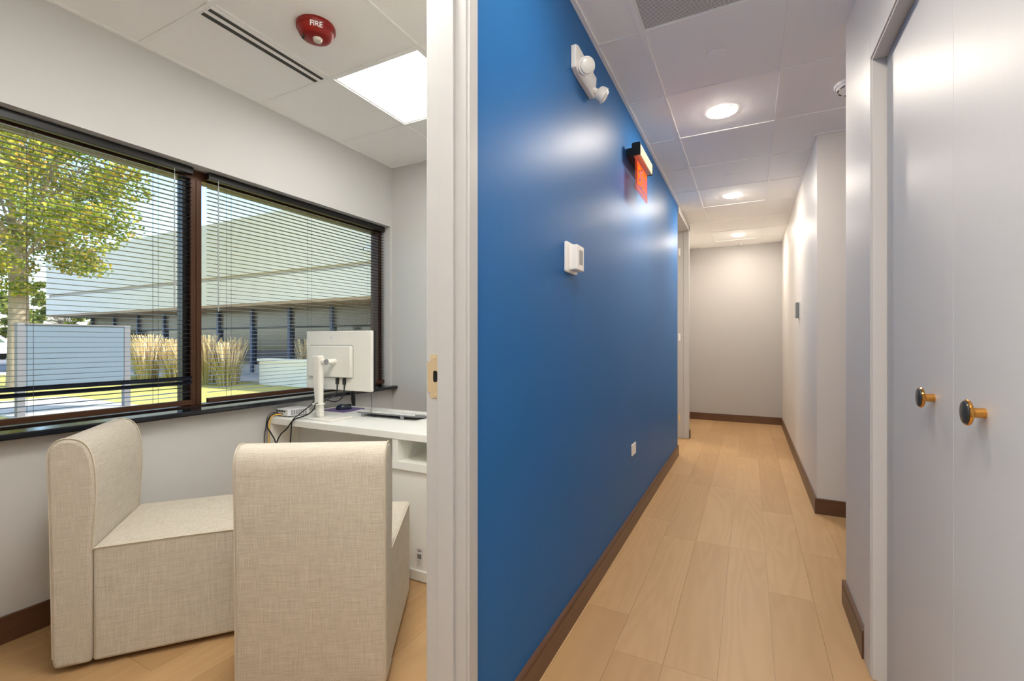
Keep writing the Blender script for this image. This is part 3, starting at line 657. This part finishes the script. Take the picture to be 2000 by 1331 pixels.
# ------------------------------------------------------------------ chairs
def chair_parts(t, W=0.51):
    prof = [(0.006, 0.020), (0.000, 0.060), (-0.008, 0.55), (-0.014, 0.780), (-0.010, 0.822), (0.004, 0.848), (0.030, 0.862), (0.060, 0.861), (0.086, 0.850), (0.106, 0.828),
            (0.119, 0.790), (0.127, 0.740), (0.130, 0.680), (0.129, 0.620), (0.125, 0.560), (0.121, 0.500), (0.118, 0.440), (0.118, 0.020)]
    b = new(); prism(b, prof, lambda a, z, d: (a, d, z), 0, W)
    obj('backrest', b, 'linen', t, 0.014, local=True, seg=3)
    for y, s in ((0.0, -1), (W, 1)):
        b = new(); tube(b, smooth_path([(a + (0.004 if i < 5 else 0), y - s * 0.0045, z) for i, (a, z) in enumerate(prof[1:-1])], 3), 0.0022, 6); obj('welt', b, 'welt', t, local=True)
    # seat block with a softly crowned top
    b = new(); x0, x1, z0, z1 = 0.119, 0.632, 0.020, 0.450; nx, ny = 10, 10
    top = [[b.verts.new((x0 + (x1 - x0) * i / nx, 0.004 + (W - 0.008) * j / ny, z1 + 0.018 * (1 - abs(2 * i / nx - 1) ** 3) * (1 - abs(2 * j / ny - 1) ** 3))) for j in range(ny + 1)] for i in range(nx + 1)]
    for i in range(nx):
        for j in range(ny): b.faces.new((top[i][j], top[i + 1][j], top[i + 1][j + 1], top[i][j + 1]))
    rim = [top[i][0] for i in range(nx + 1)] + [top[nx][j] for j in range(1, ny + 1)] + [top[i][ny] for i in range(nx - 1, -1, -1)] + [top[0][j] for j in range(ny - 1, 0, -1)]
    low = [b.verts.new((v.co.x, v.co.y, z0)) for v in rim]
    for i in range(len(rim)):
        j = (i + 1) % len(rim); b.faces.new((rim[i], rim[j], low[j], low[i]))
    b.faces.new(low[::-1]); obj('seat', b, 'linen', t, 0.012, local=True, seg=3)
    b = new(); zz = 0.4485; tube(b, [(0.122, 0.0028, zz - 0.002), (0.40, 0.0028, zz - 0.001), (0.618, 0.0030, zz - 0.004), (0.6305, 0.014, zz - 0.004), (0.6305, W - 0.014, zz - 0.004), (0.618, W - 0.003, zz - 0.004), (0.122, W - 0.0028, zz - 0.002)], 0.0024, 6); obj('seat_welt', b, 'welt', t, local=True)
    for (a, y) in ((0.075, 0.09), (0.075, W - 0.09), (0.54, 0.09), (0.54, W - 0.09)):
        b = new(); lathe(b, [(0.020, 0), (0.023, 0.006), (0.024, 0.021)], (a, y, 0), (0, 0, 1), 16); obj('glide', b, 'cream_foot', t, local=True)
CH = [thing('slipper_chair', 'beige linen armless chair beside the window, seen from its side', 'chair', (-2.262, 0.735, 0), math.radians(50), 'armless linen chairs in the office')]
chair_parts(CH[0])
c2 = copy_tree(CH[0]); c2.location = (-1.127, 1.241, 0); c2.rotation_euler = (0, 0, math.radians(122)); c2['label'] = 'beige linen armless chair with its back turned, in front of the desk'

# ------------------------------------------------------------------ desk
DX0, DX1, DY0, DY1, DZ = -2.672, -1.05, 1.872, 2.500, 0.750
desk = thing('office_desk', 'white laminate desk with an open cubby under its top', 'desk', ((DX0 + DX1) / 2, (DY0 + DY1) / 2, 0))
boxobj('desktop', (DX0, DX1, DY0, DY1, 0.713, DZ), 'desk', desk, 0.0015)
boxobj('side_panel', (DX0 + 0.004, DX0 + 0.036, DY0 + 0.004, DY1 - 0.004, 0, 0.713), 'desk', desk, 0.001)
boxobj('side_panel', (DX1 - 0.036, DX1 - 0.004, DY0 + 0.004, DY1 - 0.004, 0, 0.713), 'desk', desk, 0.001)
boxobj('modesty_panel', (DX0 + 0.036, -1.665, DY0 + 0.20, DY0 + 0.218, 0.20, 0.713), 'deskin', desk)
boxobj('divider', (-1.665, -1.627, DY0 + 0.004, DY1 - 0.02, 0.598, 0.713), 'desk', desk, 0.001)
boxobj('shelf', (-1.678, DX1 - 0.036, DY0 + 0.003, DY1 - 0.02, 0.558, 0.598), 'desk', desk, 0.001)
boxobj('cubby_back', (-1.627, DX1 - 0.036, DY0 + 0.36, DY0 + 0.376, 0.598, 0.713), 'deskin', desk)
boxobj('front_panel', (-1.678, DX1 - 0.036, DY0 + 0.018, DY0 + 0.036, 0.055, 0.558), 'desk', desk)
boxobj('plinth', (-1.678, DX1 - 0.036, DY0 + 0.006, DY0 + 0.040, 0.004, 0.055), 'desk', desk, 0.002)
FY = DY0 + 0.018
lx, lz = -1.498, 0.105
b = new(); bx(b, lx - 0.020, lx + 0.026, FY - 0.0006, FY - 0.0001, lz - 0.045, lz + 0.062); st = obj('sticker', b, 'paper', desk, smooth=False); st['label'] = 'small white barcode sticker'
b = new(); x = lx - 0.012
for w_ in (1, 2, 1, 3, 1, 1, 2, 1, 2, 3, 1, 2):
    bx(b, x, x + 0.0008 * w_, FY - 0.0009, FY - 0.0006, lz + 0.006, lz + 0.030); x += 0.0008 * w_ + 0.0008
for k in range(4): bx(b, lx - 0.012, lx + 0.010 - 0.004 * (k % 2), FY - 0.0009, FY - 0.0006, lz - 0.004 - 0.008 * k, lz - 0.0025 - 0.008 * k)
bx(b, lx - 0.012, lx + 0.012, FY - 0.0009, FY - 0.0006, lz + 0.044, lz + 0.048)
obj('barcode_print', b, 'darkprint', st, smooth=False)
b = new(); tube(b, [(lx + 0.012 * math.cos(a), FY - 0.0008, lz + 0.049 + 0.007 * math.sin(a)) for a in np.linspace(0.2, PI, 9)], 0.0007, 5); obj('logo_arc', b, 'darkprint', st)

# ------------------------------------------------------------------ things on the desk
MY = 2.085
mon = thing('computer_monitor', 'white computer monitor seen from behind on the desk', 'monitor', (-2.32, 2.02, DZ))
b = new(); prism(b, rrect(-2.575, -2.015, 0.918, 1.288, 0.006), lambda a, z, d: (a, d, z), MY, MY + 0.024); sh = obj('back_shell', b, 'pcw', mon, 0.004)
b = new(); prism(b, rrect(-2.578, -2.012, 0.915, 1.291, 0.006), lambda a, z, d: (a, d, z), MY + 0.024, MY + 0.034); obj('bezel', b, 'black', mon)
b = new(); prism(b, rrect(-2.572, -2.018, 0.930, 1.285, 0.004), lambda a, z, d: (a, d, z), MY + 0.034, MY + 0.0348); obj('screen', b, 'screen', mon)
b = new(); prism(b, rrect(-2.535, -2.165, 1.000, 1.192, 0.010), lambda a, z, d: (a, d, z), MY - 0.020, MY + 0.001); pl = obj('rear_housing', b, 'pcw', mon, 0.003)
b = new(); tube(b, [(x, MY - 0.0005, z) for x, z in rrect(-2.541, -2.159, 0.994, 1.198, 0.014)] + [(-2.159, MY - 0.0005, 1.18)], 0.0016, 5); obj('housing_seam', b, 'greykb', mon)
b = new(); lathe(b, [(0.011, 0), (0.011, 0.0008)], (-2.345, MY, 1.246), (0, -1, 0), 24); lg = obj('maker_logo', b, 'pcw2', sh)
CXm, CYm = -2.335, 1.975
b = new(); path = [(CXm + 0.004, CYm + 0.012, DZ + 0.010), (CXm + 0.002, CYm + 0.004, 0.86), (CXm, CYm, 0.98), (CXm, CYm - 0.003, 1.135)]
rings = []
for (x, y, z), (wx, wy) in zip(path, ((0.024, 0.018), (0.025, 0.019), (0.033, 0.020), (0.038, 0.022))):
    rings.append([b.verts.new((x + p, y + q, z)) for p, q in rrect(-wx, wx, -wy, wy, min(wx, wy) * 0.8, 4)])
for r0, r1 in zip(rings, rings[1:]):
    for k in range(len(r0)): b.faces.new((r0[k], r0[(k + 1) % len(r0)], r1[(k + 1) % len(r0)], r1[k]))
b.faces.new(rings[0][::-1]); b.faces.new(rings[-1]); col = obj('stand_column', b, 'pcw', mon, 0.006)
b = new(); tube(b, [(CXm + 0.02, CYm + 0.005, 1.098), (CXm + 0.060, CYm + 0.005, 1.098)], 0.020, 20); tube(b, [(CXm + 0.042, CYm + 0.01, 1.098), (CXm + 0.042, MY - 0.018, 1.098)], 0.016, 16); obj('hinge_arm', b, 'pcw', mon)
b = new(); lathe(b, [(0.018, 0.0), (0.018, 0.003), (0.010, 0.004)], (CXm + 0.060, CYm + 0.005, 1.098), (1, 0, 0), 20); obj('hinge_cap', b, 'greykb', mon)
b = new(); prism(b, rrect(-2.475, -2.185, 1.925, 2.120, 0.016), lambda a, y, d: (a, y, d), DZ + 0.0004, DZ + 0.010); obj('stand_base', b, 'pcw', mon, 0.003)
b = new(); tube(b, [(CXm + 0.036 * math.cos(a), CYm + 0.002 + 0.030 * math.sin(a), 0.842) for a in np.linspace(0, 2 * PI, 25)], 0.0045, 8); obj('cable_ring', b, 'pcw', mon)
for (px_, pz) in ((-2.285, 1.0), (-2.225, 1.0)):
    b = new(); prism(b, rrect(px_ - 0.009, px_ + 0.009, pz - 0.045, pz - 0.003, 0.003), lambda a, z, d: (a, d, z), MY - 0.016, MY - 0.004); obj('cable_plug', b, 'black', mon)

def cable(name, pts, r, mat, label, cat='cable', group='cables on and around the desk'):
    b = new(); tube(b, smooth_path(pts, 8), r, 8); return tag(obj(name, b, mat), label, cat, group)
cable('power_cable', [(-2.225, MY - 0.010, 0.955), (-2.228, MY - 0.012, 0.90), (-2.25, MY - 0.02, 0.862), (-2.29, MY - 0.035, 0.85), (-2.345, 2.03, 0.865), (-2.42, 2.03, 0.895), (-2.405, 2.00, 0.87), (-2.372, 1.96, 0.842), (-2.40, 1.90, 0.79), (-2.42, 1.861, 0.75), (-2.425, 1.855, 0.68), (-2.43, 1.852, 0.55), (-2.43, 1.86, 0.30)], 0.0035, 'rubber', 'black cable dropping straight off the desk edge from the monitor stand')
cable('display_cable', [(-2.285, MY - 0.010, 0.955), (-2.288, MY - 0.018, 0.90), (-2.32, 2.022, 0.86), (-2.325, 1.95, 0.845), (-2.318, 1.93, 0.82), (-2.35, 1.91, 0.785), (-2.41, 1.862, 0.755), (-2.46, 1.853, 0.70), (-2.52, 1.853, 0.655), (-2.56, 1.855, 0.58), (-2.57, 1.86, 0.40)], 0.004, 'rubber', 'black cable curving from the monitor stand down across the desk edge')
# mini computer
pc = thing('mini_computer', 'silver white mini computer box at the window end of the desk', 'computer', (-2.60, 2.0, DZ), math.radians(-4))
b = new(); prism(b, rrect(-0.066, 0.064, -0.072, 0.080, 0.012), lambda a, y, d: (a, y, d), 0.006, 0.048); bd = obj('case', b, 'pcw2', pc, 0.003, local=True)
for k in range(4):
    b = new(); bx(b, -0.055 + 0.024 * k, -0.038 + 0.024 * k, -0.0732, -0.0722, 0.030, 0.040); obj('port', b, 'black', bd, smooth=False, local=True)
for k in range(2):
    b = new(); bx(b, -0.052 + 0.034 * k, -0.026 + 0.034 * k, -0.0732, -0.0722, 0.013, 0.021); obj('port', b, 'black', bd, smooth=False, local=True)
for r_ in range(4):
    for c_ in range(7):
        b = new(); bx(b, 0.0642, 0.0650, -0.052 + 0.016 * c_, -0.041 + 0.016 * c_, 0.013 + 0.008 * r_, 0.0185 + 0.008 * r_); obj('vent_hole', b, 'greykb', bd, smooth=False, local=True)
for (a, y) in ((-0.05, -0.055), (0.05, -0.055), (-0.05, 0.062), (0.05, 0.062)):
    b = new(); lathe(b, [(0.008, 0.0), (0.008, 0.007)], (a, y, 0.0), (0, 0, 1), 12); obj('rubber_foot', b, 'black', pc, local=True)
cable('computer_lead', [(-2.625, 1.922, 0.768), (-2.628, 1.885, 0.770), (-2.635, 1.862, 0.75), (-2.642, 1.852, 0.70), (-2.60, 1.850, 0.66), (-2.56, 1.850, 0.61), (-2.545, 1.852, 0.5)], 0.0045, 'rubber', 'thick black lead looping from the mini computer over the desk edge')
cable('thin_lead', [(-2.640, 1.925, 0.775), (-2.645, 1.88, 0.775), (-2.655, 1.862, 0.745), (-2.657, 1.855, 0.69), (-2.668, 1.852, 0.63), (-2.668, 1.855, 0.50)], 0.0025, 'rubber', 'thin black lead at the window end of the desk')
cable('network_cable', [(-2.600, 1.922, 0.766), (-2.612, 1.890, 0.768), (-2.622, 1.864, 0.75), (-2.624, 1.855, 0.70), (-2.622, 1.853, 0.60), (-2.620, 1.86, 0.45)], 0.0032, 'yellow', 'yellow network cable hanging off the desk edge')
b = new(); tube(b, [(-2.60, 2.508, 0.858), (-2.60, 2.51, 0.80), (-2.597, 2.512, 0.745), (-2.595, 2.512, 0.60)], [0.010, 0.016, 0.012, 0.010], 10); tag(obj('cable_bundle', b, 'rubber'), 'thick black cable bundle behind the desk under the sill', 'cable', 'cables on and around the desk')
cable('screen_lead', [(-2.035, MY + 0.02, 0.916), (-2.04, MY + 0.03, 0.87), (-2.055, MY + 0.05, 0.82), (-2.075, MY + 0.06, 0.79), (-2.08, MY + 0.10, 0.752)], 0.0015, 'rubber', 'thin grey lead under the lower corner of the monitor')
# mouse and mat
b = new(); prism(b, rrect(-2.60, -2.39, 2.225, 2.425, 0.012), lambda a, y, d: (a, y, d), DZ + 0.0003, DZ + 0.0035); tag(obj('mouse_mat', b, 'purple'), 'purple mouse mat on the desk', 'mouse mat')
ms = thing('computer_mouse', 'black computer mouse on the purple mat', 'mouse', (-2.487, 2.318, DZ + 0.0036), math.radians(62))
b = new(); bmesh.ops.create_uvsphere(b, u_segments=24, v_segments=14, radius=1.0)
for v in b.verts:
    x, y, z = v.co; z = max(z, -0.25); taper = 1 - 0.12 * x
    v.co = (x * 0.055, y * 0.032 * taper, (z + 0.25) * 0.029 * (1.0 - 0.22 * x))
bd = obj('shell', b, 'mouse', ms, local=True)
b = new(); lathe(b, [(0.0085, -0.003), (0.0085, 0.003)], (0.030, 0, 0.0275), (0, 1, 0), 20); obj('scroll_wheel', b, 'black', ms, local=True)
b = new(); bx(b, 0.012, 0.05, -0.0006, 0.0006, 0.020, 0.0335); obj('button_seam', b, 'black', ms, smooth=False, local=True)
# keyboard: wedge seen from its back edge with two flip-out feet
kb = thing('keyboard', 'grey and white keyboard propped on its feet, back edge toward the chairs', 'keyboard', (-1.985, 2.225, DZ), math.radians(2))
b = new(); prism(b, [(-0.055, 0.036), (-0.055, 0.026), (-0.048, 0.019), (0.072, 0.002), (0.078, 0.006), (0.074, 0.014), (-0.040, 0.036)], lambda a, z, d: (d, a, z), -0.225, 0.225); body = obj('body', b, 'greykb', kb, 0.002, local=True)
km = new(); bx(km, -0.0078, 0.0078, -0.0075, 0.0075, 0, 0.006)
key_me = bpy.data.meshes.new('key'); km.to_mesh(key_me); km.free(); key_me.materials.append(M['kbkey'])
sl_ = math.atan2(0.014 - 0.036, 0.074 + 0.040)
for r_ in range(6):
    for c_ in range(22):
        yy = -0.036 + 0.0185 * r_; zz = 0.036 + (yy + 0.040) * math.tan(sl_)
        share('key', key_me, body, (-0.205 + 0.0195 * c_, yy, zz), rot=(sl_, 0, 0))
for xx in (-0.175, 0.130):
    b = new(); bx(b, xx - 0.013, xx + 0.013, -0.058, -0.052, 0.0, 0.026); obj('flip_foot', b, 'greykb', kb, 0.001, smooth=False, local=True)
b = new(); prism(b, [(-0.056, 0.0305), (-0.056, 0.0365), (-0.050, 0.0375)], lambda a, z, d: (d, a, z), -0.224, 0.224); obj('rear_edge', b, 'kbkey', kb, smooth=False, local=True)

# ------------------------------------------------------------------ outdoors
G = -0.15
b = new(); bx(b, -140, -2.875, -60, 90, G - 0.4, G); tag(obj('ground', b, 'lawn', smooth=False), 'yellow green autumn lawn outside the window', 'lawn', kind='structure')
b = new(); bx(b, -75, -27, -60, 90, G - 0.1, G + 0.015); tag(obj('road', b, 'asphalt', smooth=False), 'grey asphalt road beyond the lawn', 'road', kind='structure')
b = new(); bx(b, -27.6, -27, -60, 90, G - 0.1, G + 0.10); tag(obj('kerb', b, 'walk', smooth=False), 'pale concrete kerb along the road', 'kerb', kind='structure')
b = new(); bx(b, -15.0, -10.6, 3.3, 5.15, G - 0.1, G + 0.03); tag(obj('sign_pad', b, 'walk', smooth=False), 'pale concrete pad under the blue grey sign', 'paving', kind='structure')
b = new(); bx(b, -26.5, -8, 9.85, 12.6, G - 0.1, G + 0.05); tag(obj('sidewalk', b, 'walk', smooth=False), 'pale concrete walk along the building opposite', 'sidewalk', kind='structure')

# building opposite
BX0, BX1, BY = -35.0, -4.0, 11.2
bd = thing('office_building', 'pale concrete office building with a deep fascia across the lawn', 'building', (-20, 12, G))
boxobj('fascia', (BX0, BX1, BY, BY + 0.5, 3.83, 6.02), 'concrete', bd)
boxobj('fascia_groove', (BX0 + 0.05, BX1, BY + 0.10, BY + 0.5, 3.66, 3.83), 'concrete_dark', bd)
boxobj('fascia', (BX0, BX1, BY, BY + 0.5, 2.70, 3.66), 'concrete', bd)
boxobj('soffit', (BX0 + 0.05, BX1, BY + 0.02, BY + 3.0, 2.60, 2.70), 'soffit', bd)
boxobj('return_wall', (BX0, BX0 + 0.5, BY + 0.5, BY + 14, 2.70, 6.02), 'concrete', bd)
boxobj('roof', (BX0, BX1, BY + 0.5, BY + 14, 5.6, 5.8), 'concrete_dark', bd)
WYF = BY + 1.5
boxobj('back_wall', (-33.8, BX1, WYF + 0.10, WYF + 0.3, G, 2.62), 'bronze_black', bd)
xs = [-33.4, -30.9, -28.4, -25.9, -23.6, -21.4, -19.0, -16.6, -14.2, -11.8, -9.4, -7.0]
for x in xs: boxobj('window_post', (x - 0.07, x + 0.07, WYF - 0.12, WYF + 0.08, G, 2.60), 'bluepost', bd)
for x0, x1 in zip(xs, xs[1:]):
    boxobj('spandrel_pane', (x0 + 0.07, x1 - 0.07, WYF, WYF + 0.06, 1.85, 2.60), 'taupe', bd)
    boxobj('transom', (x0 + 0.07, x1 - 0.07, WYF - 0.04, WYF + 0.06, 1.78, 1.85), 'bronze_black', bd)
    boxobj('window_pane', (x0 + 0.07, x1 - 0.07, WYF, WYF + 0.06, 0.25, 1.78), 'darkglass', bd)
    boxobj('window_base', (x0 + 0.07, x1 - 0.07, WYF - 0.03, WYF + 0.08, G, 0.25), 'concrete_dark', bd)
t = thing('security_camera', 'small white security camera on the concrete fascia opposite', 'camera', (-10.88, BY, 4.1))
boxobj('bracket', (-10.96, -10.76, BY - 0.06, BY + 0.006, 4.04, 4.30), 'white', t, 0.01)
b = new(); tube(b, [(-10.86, BY - 0.06, 4.20), (-10.93, BY - 0.22, 4.17)], 0.06, 16); o = obj('body', b, 'white', t)
b = new(); lathe(b, [(0.035, 0), (0.035, 0.01)], (-10.93, BY - 0.222, 4.17), (-0.4, -0.9, -0.15), 16); obj('lens', b, 'black', o)
b = new(); bx(b, -14.0, -5.0, 9.55, 9.85, G - 0.1, 0.60); bx(b, -14.05, -5.0, 9.50, 9.90, 0.60, 0.68); tag(obj('garden_wall', b, 'concrete', smooth=False), 'low pale concrete wall before the building opposite', 'low wall')

# sign seen from behind
t = thing('lawn_sign', 'blue grey panel sign on two dark posts on the lawn', 'sign', (-11.6, 4.2, G))
boxobj('sign_panel', (-11.66, -11.56, 3.42, 4.90, 0.42, 1.53), 'signback', t, 0.006)
boxobj('panel_cap', (-11.68, -11.54, 3.42, 4.90, 1.53, 1.555), 'signpost', t)
for y in (3.37, 4.955): boxobj('post', (-11.67, -11.55, y - 0.055, y + 0.055, G - 0.05, 1.555), 'signpost', t, 0.006)
boxobj('lower_rail', (-11.64, -11.58, 3.42, 4.90, 0.36, 0.42), 'signpost', t)

# trees
def leaf_mesh(name, centers, radii, per, size, mat, flat=0.65):
    V = []; F = []
    for c, r in zip(centers, radii):
        d = rng.normal(size=(per, 3)); d /= np.linalg.norm(d, axis=1)[:, None]
        p = np.array(c) + d * (r * rng.uniform(0.25, 1.0, per) ** 0.6)[:, None] * np.array([1, 1, flat])
        for q in p:
            n = rng.normal(size=3) + np.array([0, 0, 0.9]); n /= np.linalg.norm(n); a = np.cross(n, rng.normal(size=3)); a /= np.linalg.norm(a); bb = np.cross(n, a)
            s = size * rng.uniform(0.65, 1.25); i = len(V)
            V += [q - a * s * 0.6, q + bb * s * 0.34 - a * s * 0.1 + n * s * 0.12, q + a * s * 0.6, q - bb * s * 0.34 - a * s * 0.1 + n * s * 0.12]
            F += [(i, i + 1, i + 2), (i, i + 2, i + 3)]
    me = bpy.data.meshes.new(name); me.from_pydata([tuple(v) for v in V], [], F); me.materials.append(M[mat]); return me
def tree(label, x, y, trunk, fork, crown_c, crown_r, clumps, per, leaf, mat, group=None, seed=1):
    rnd = random.Random(seed)
    t = thing('leafy_tree', label, 'tree', (x, y, G), group=group)
    b = new(); tube(b, smooth_path([(x, y, G - 0.1), (x + 0.02, y, G + 0.5), (x - 0.05, y + 0.03, fork * 0.6), (x, y, fork)], 4), [trunk * (1.35 - 0.45 * i / 12) if i else trunk * 1.6 for i in range(13)], 14); obj('trunk', b, 'bark', t)
    C = []; R = []
    for k in range(clumps):
        while True:
            p = Vector((rnd.uniform(-1, 1), rnd.uniform(-1, 1), rnd.uniform(-1, 1)))
            if 0.30 < p.length < 1: break
        C.append((x + crown_c[0] + p.x * crown_r[0], y + crown_c[1] + p.y * crown_r[1], crown_c[2] + p.z * crown_r[2])); R.append(rnd.uniform(0.10, 0.20) * max(crown_r))
    b = new()
    for k in range(0, clumps, max(1, clumps // 26)):
        e = Vector(C[k]); s0 = Vector((x, y, fork * rnd.uniform(0.72, 1.0))); m = s0.lerp(e, 0.45) + Vector((0, 0, 0.35))
        tube(b, smooth_path([s0, m, e], 4), [trunk * 0.24 * (1 - 0.9 * i / 8) for i in range(9)], 7)
    br = obj('branches', b, 'bark', t); br['kind'] = 'stuff'
    me = leaf_mesh('foliage', C, R, per, leaf, mat); me.transform(Matrix.Translation((-x, -y, -G)))
    f = bpy.data.objects.new('foliage', me); COL.objects.link(f); f.parent = t; f['kind'] = 'stuff'
    return t
tree('large yellow green maple tree with a thick trunk behind the sign', -19.95, 5.75, 0.21, 4.4, (0.3, -0.8, 6.35), (3.5, 3.5, 3.7), 270, 150, 0.12, 'maple', seed=4)
far_spots = [(-62, 14, 7.5, 'broad green tree across the road, left of the maple trunk'), (-70, 24, 8.5, 'tall green tree across the road beside the building corner'), (-58, 2, 8, 'green tree across the road at the edge of the window'), (-78, 34, 9, 'green tree farthest off beyond the building corner'), (-80, 8, 9.5, 'big pale green tree far behind the parked car')]
for i, (x, y, h_, lb) in enumerate(far_spots):
    tree(lb, x, y, 0.25, h_ * 0.35, (0, 0, h_ * 0.56), (4.6, 4.6, h_ * 0.42), 46, 70, 0.5, 'leafgreen', 'trees across the road', seed=20 + i)

# ornamental grasses: each clump its own thing
def reed_clump(x, y, h, seed, label):
    rnd = random.Random(seed); t = thing('reed_grass', label, 'ornamental grass', (x, y, G), group='straw coloured ornamental grasses')
    V = []; F = []; V2 = []; F2 = []
    for k in range(190):
        a = rnd.uniform(0, 2 * PI); r0 = rnd.uniform(0, 0.26); L = h * rnd.uniform(0.5, 0.8); lean = rnd.uniform(0.08, 0.55); w = 0.012; px_, py_ = r0 * math.cos(a), r0 * math.sin(a); i = len(V); tx, ty = -math.sin(a) * w, math.cos(a) * w
        for s in (0, 0.5, 1.0):
            dx = lean * L * s * s; ww = 1 - 0.8 * s; X = px_ + dx * math.cos(a); Yy = py_ + dx * math.sin(a); Z = L * s * (1 - 0.25 * lean * s)
            V += [(X - tx * ww, Yy - ty * ww, Z), (X + tx * ww, Yy + ty * ww, Z)]
        F += [(i, i + 1, i + 3, i + 2), (i + 2, i + 3, i + 5, i + 4)]
    for k in range(100):
        a = rnd.uniform(0, 2 * PI); r0 = rnd.uniform(0, 0.26); L = h * rnd.uniform(0.8, 1.1); lean = rnd.uniform(0.02, 0.24)
        for (wd, s0, s1) in ((0.006, 0.0, 0.66), (0.026, 0.62, 0.82), (0.020, 0.80, 1.0)):
            i = len(V2)
            for s, q in ((s0, 1.0), (s1, 0.7)):
                dx = lean * L * s * s; X = r0 * math.cos(a) + dx * math.cos(a); Yy = r0 * math.sin(a) + dx * math.sin(a); tx, ty = -math.sin(a) * wd * q, math.cos(a) * wd * q
                V2 += [(X - tx, Yy - ty, L * s), (X + tx, Yy + ty, L * s), (X + ty * 0.7, Yy - tx * 0.7, L * s)]
            F2 += [(i, i + 1, i + 4, i + 3), (i + 1, i + 2, i + 5, i + 4), (i + 2, i, i + 3, i + 5)]
    for nm, v, f, m in (('blades', V, F, 'blade'), ('plumes', V2, F2, 'reed')):
        me = bpy.data.meshes.new(nm); me.from_pydata(v, [], f); me.materials.append(M[m]); o = bpy.data.objects.new(nm, me); COL.objects.link(o); o.parent = t; o['kind'] = 'stuff'
reeds = [(-16.9, 8.75, 1.35), (-16.3, 9.0, 1.5), (-15.6, 8.9, 1.45), (-15.0, 9.25, 1.4), (-14.5, 8.8, 1.25), (-16.5, 8.3, 1.2), (-15.9, 8.35, 1.3), (-18.6, 8.6, 1.5), (-19.3, 8.9, 1.5), (-18.0, 8.3, 1.3), (-20.1, 9.1, 1.4), (-17.5, 8.9, 1.4), (-13.4, 10.9, 1.35), (-12.3, 10.85, 1.4), (-11.2, 10.9, 1.35), (-10.1, 10.85, 1.5)]
for i, (x, y, h_) in enumerate(reeds):
    lb = 'straw coloured grass clump behind the low concrete wall' if y > 10 else ('straw coloured grass clump between the sign and the mullion' if x < -17.2 else 'straw coloured grass clump on the lawn before the low wall')
    reed_clump(x, y, h_, 50 + i, lb)

# car on the road
car = thing('parked_car', 'white car on the road at the window edge', 'car', (-50.5, 12.6, G + 0.015), math.radians(95))
prof = [(-2.35, 0.45), (-2.38, 0.95), (-2.20, 1.15), (-1.95, 1.25), (-1.45, 1.85), (-1.1, 1.93), (0.35, 1.93), (0.75, 1.82), (1.30, 1.25), (2.15, 1.08), (2.36, 0.85), (2.38, 0.45)]
b = new(); prism(b, prof, lambda a, z, d: (a, d, z), -0.92, 0.92); obj('body', b, 'carpaint', car, 0.08, local=True)
for s in (-1, 1):
    b = new(); prism(b, [(-1.55, 1.32), (-1.28, 1.78), (-0.45, 1.80), (-0.45, 1.30)], lambda a, z, d: (a, d, z), s * 0.921, s * 0.93); obj('side_window', b, 'carglass', car, local=True)
    b = new(); prism(b, [(-0.35, 1.30), (-0.35, 1.80), (0.45, 1.80), (0.98, 1.30)], lambda a, z, d: (a, d, z), s * 0.921, s * 0.93); obj('side_window', b, 'carglass', car, local=True)
    for x in (-1.45, 1.45):
        b = new(); lathe(b, [(0.22, -0.10), (0.36, -0.12), (0.38, 0.0), (0.36, 0.12), (0.20, 0.13)], (x, s * 0.80, 0.38), (0, 1, 0), 24); obj('wheel', b, 'tyre', car, local=True)
print('planks', nplank)
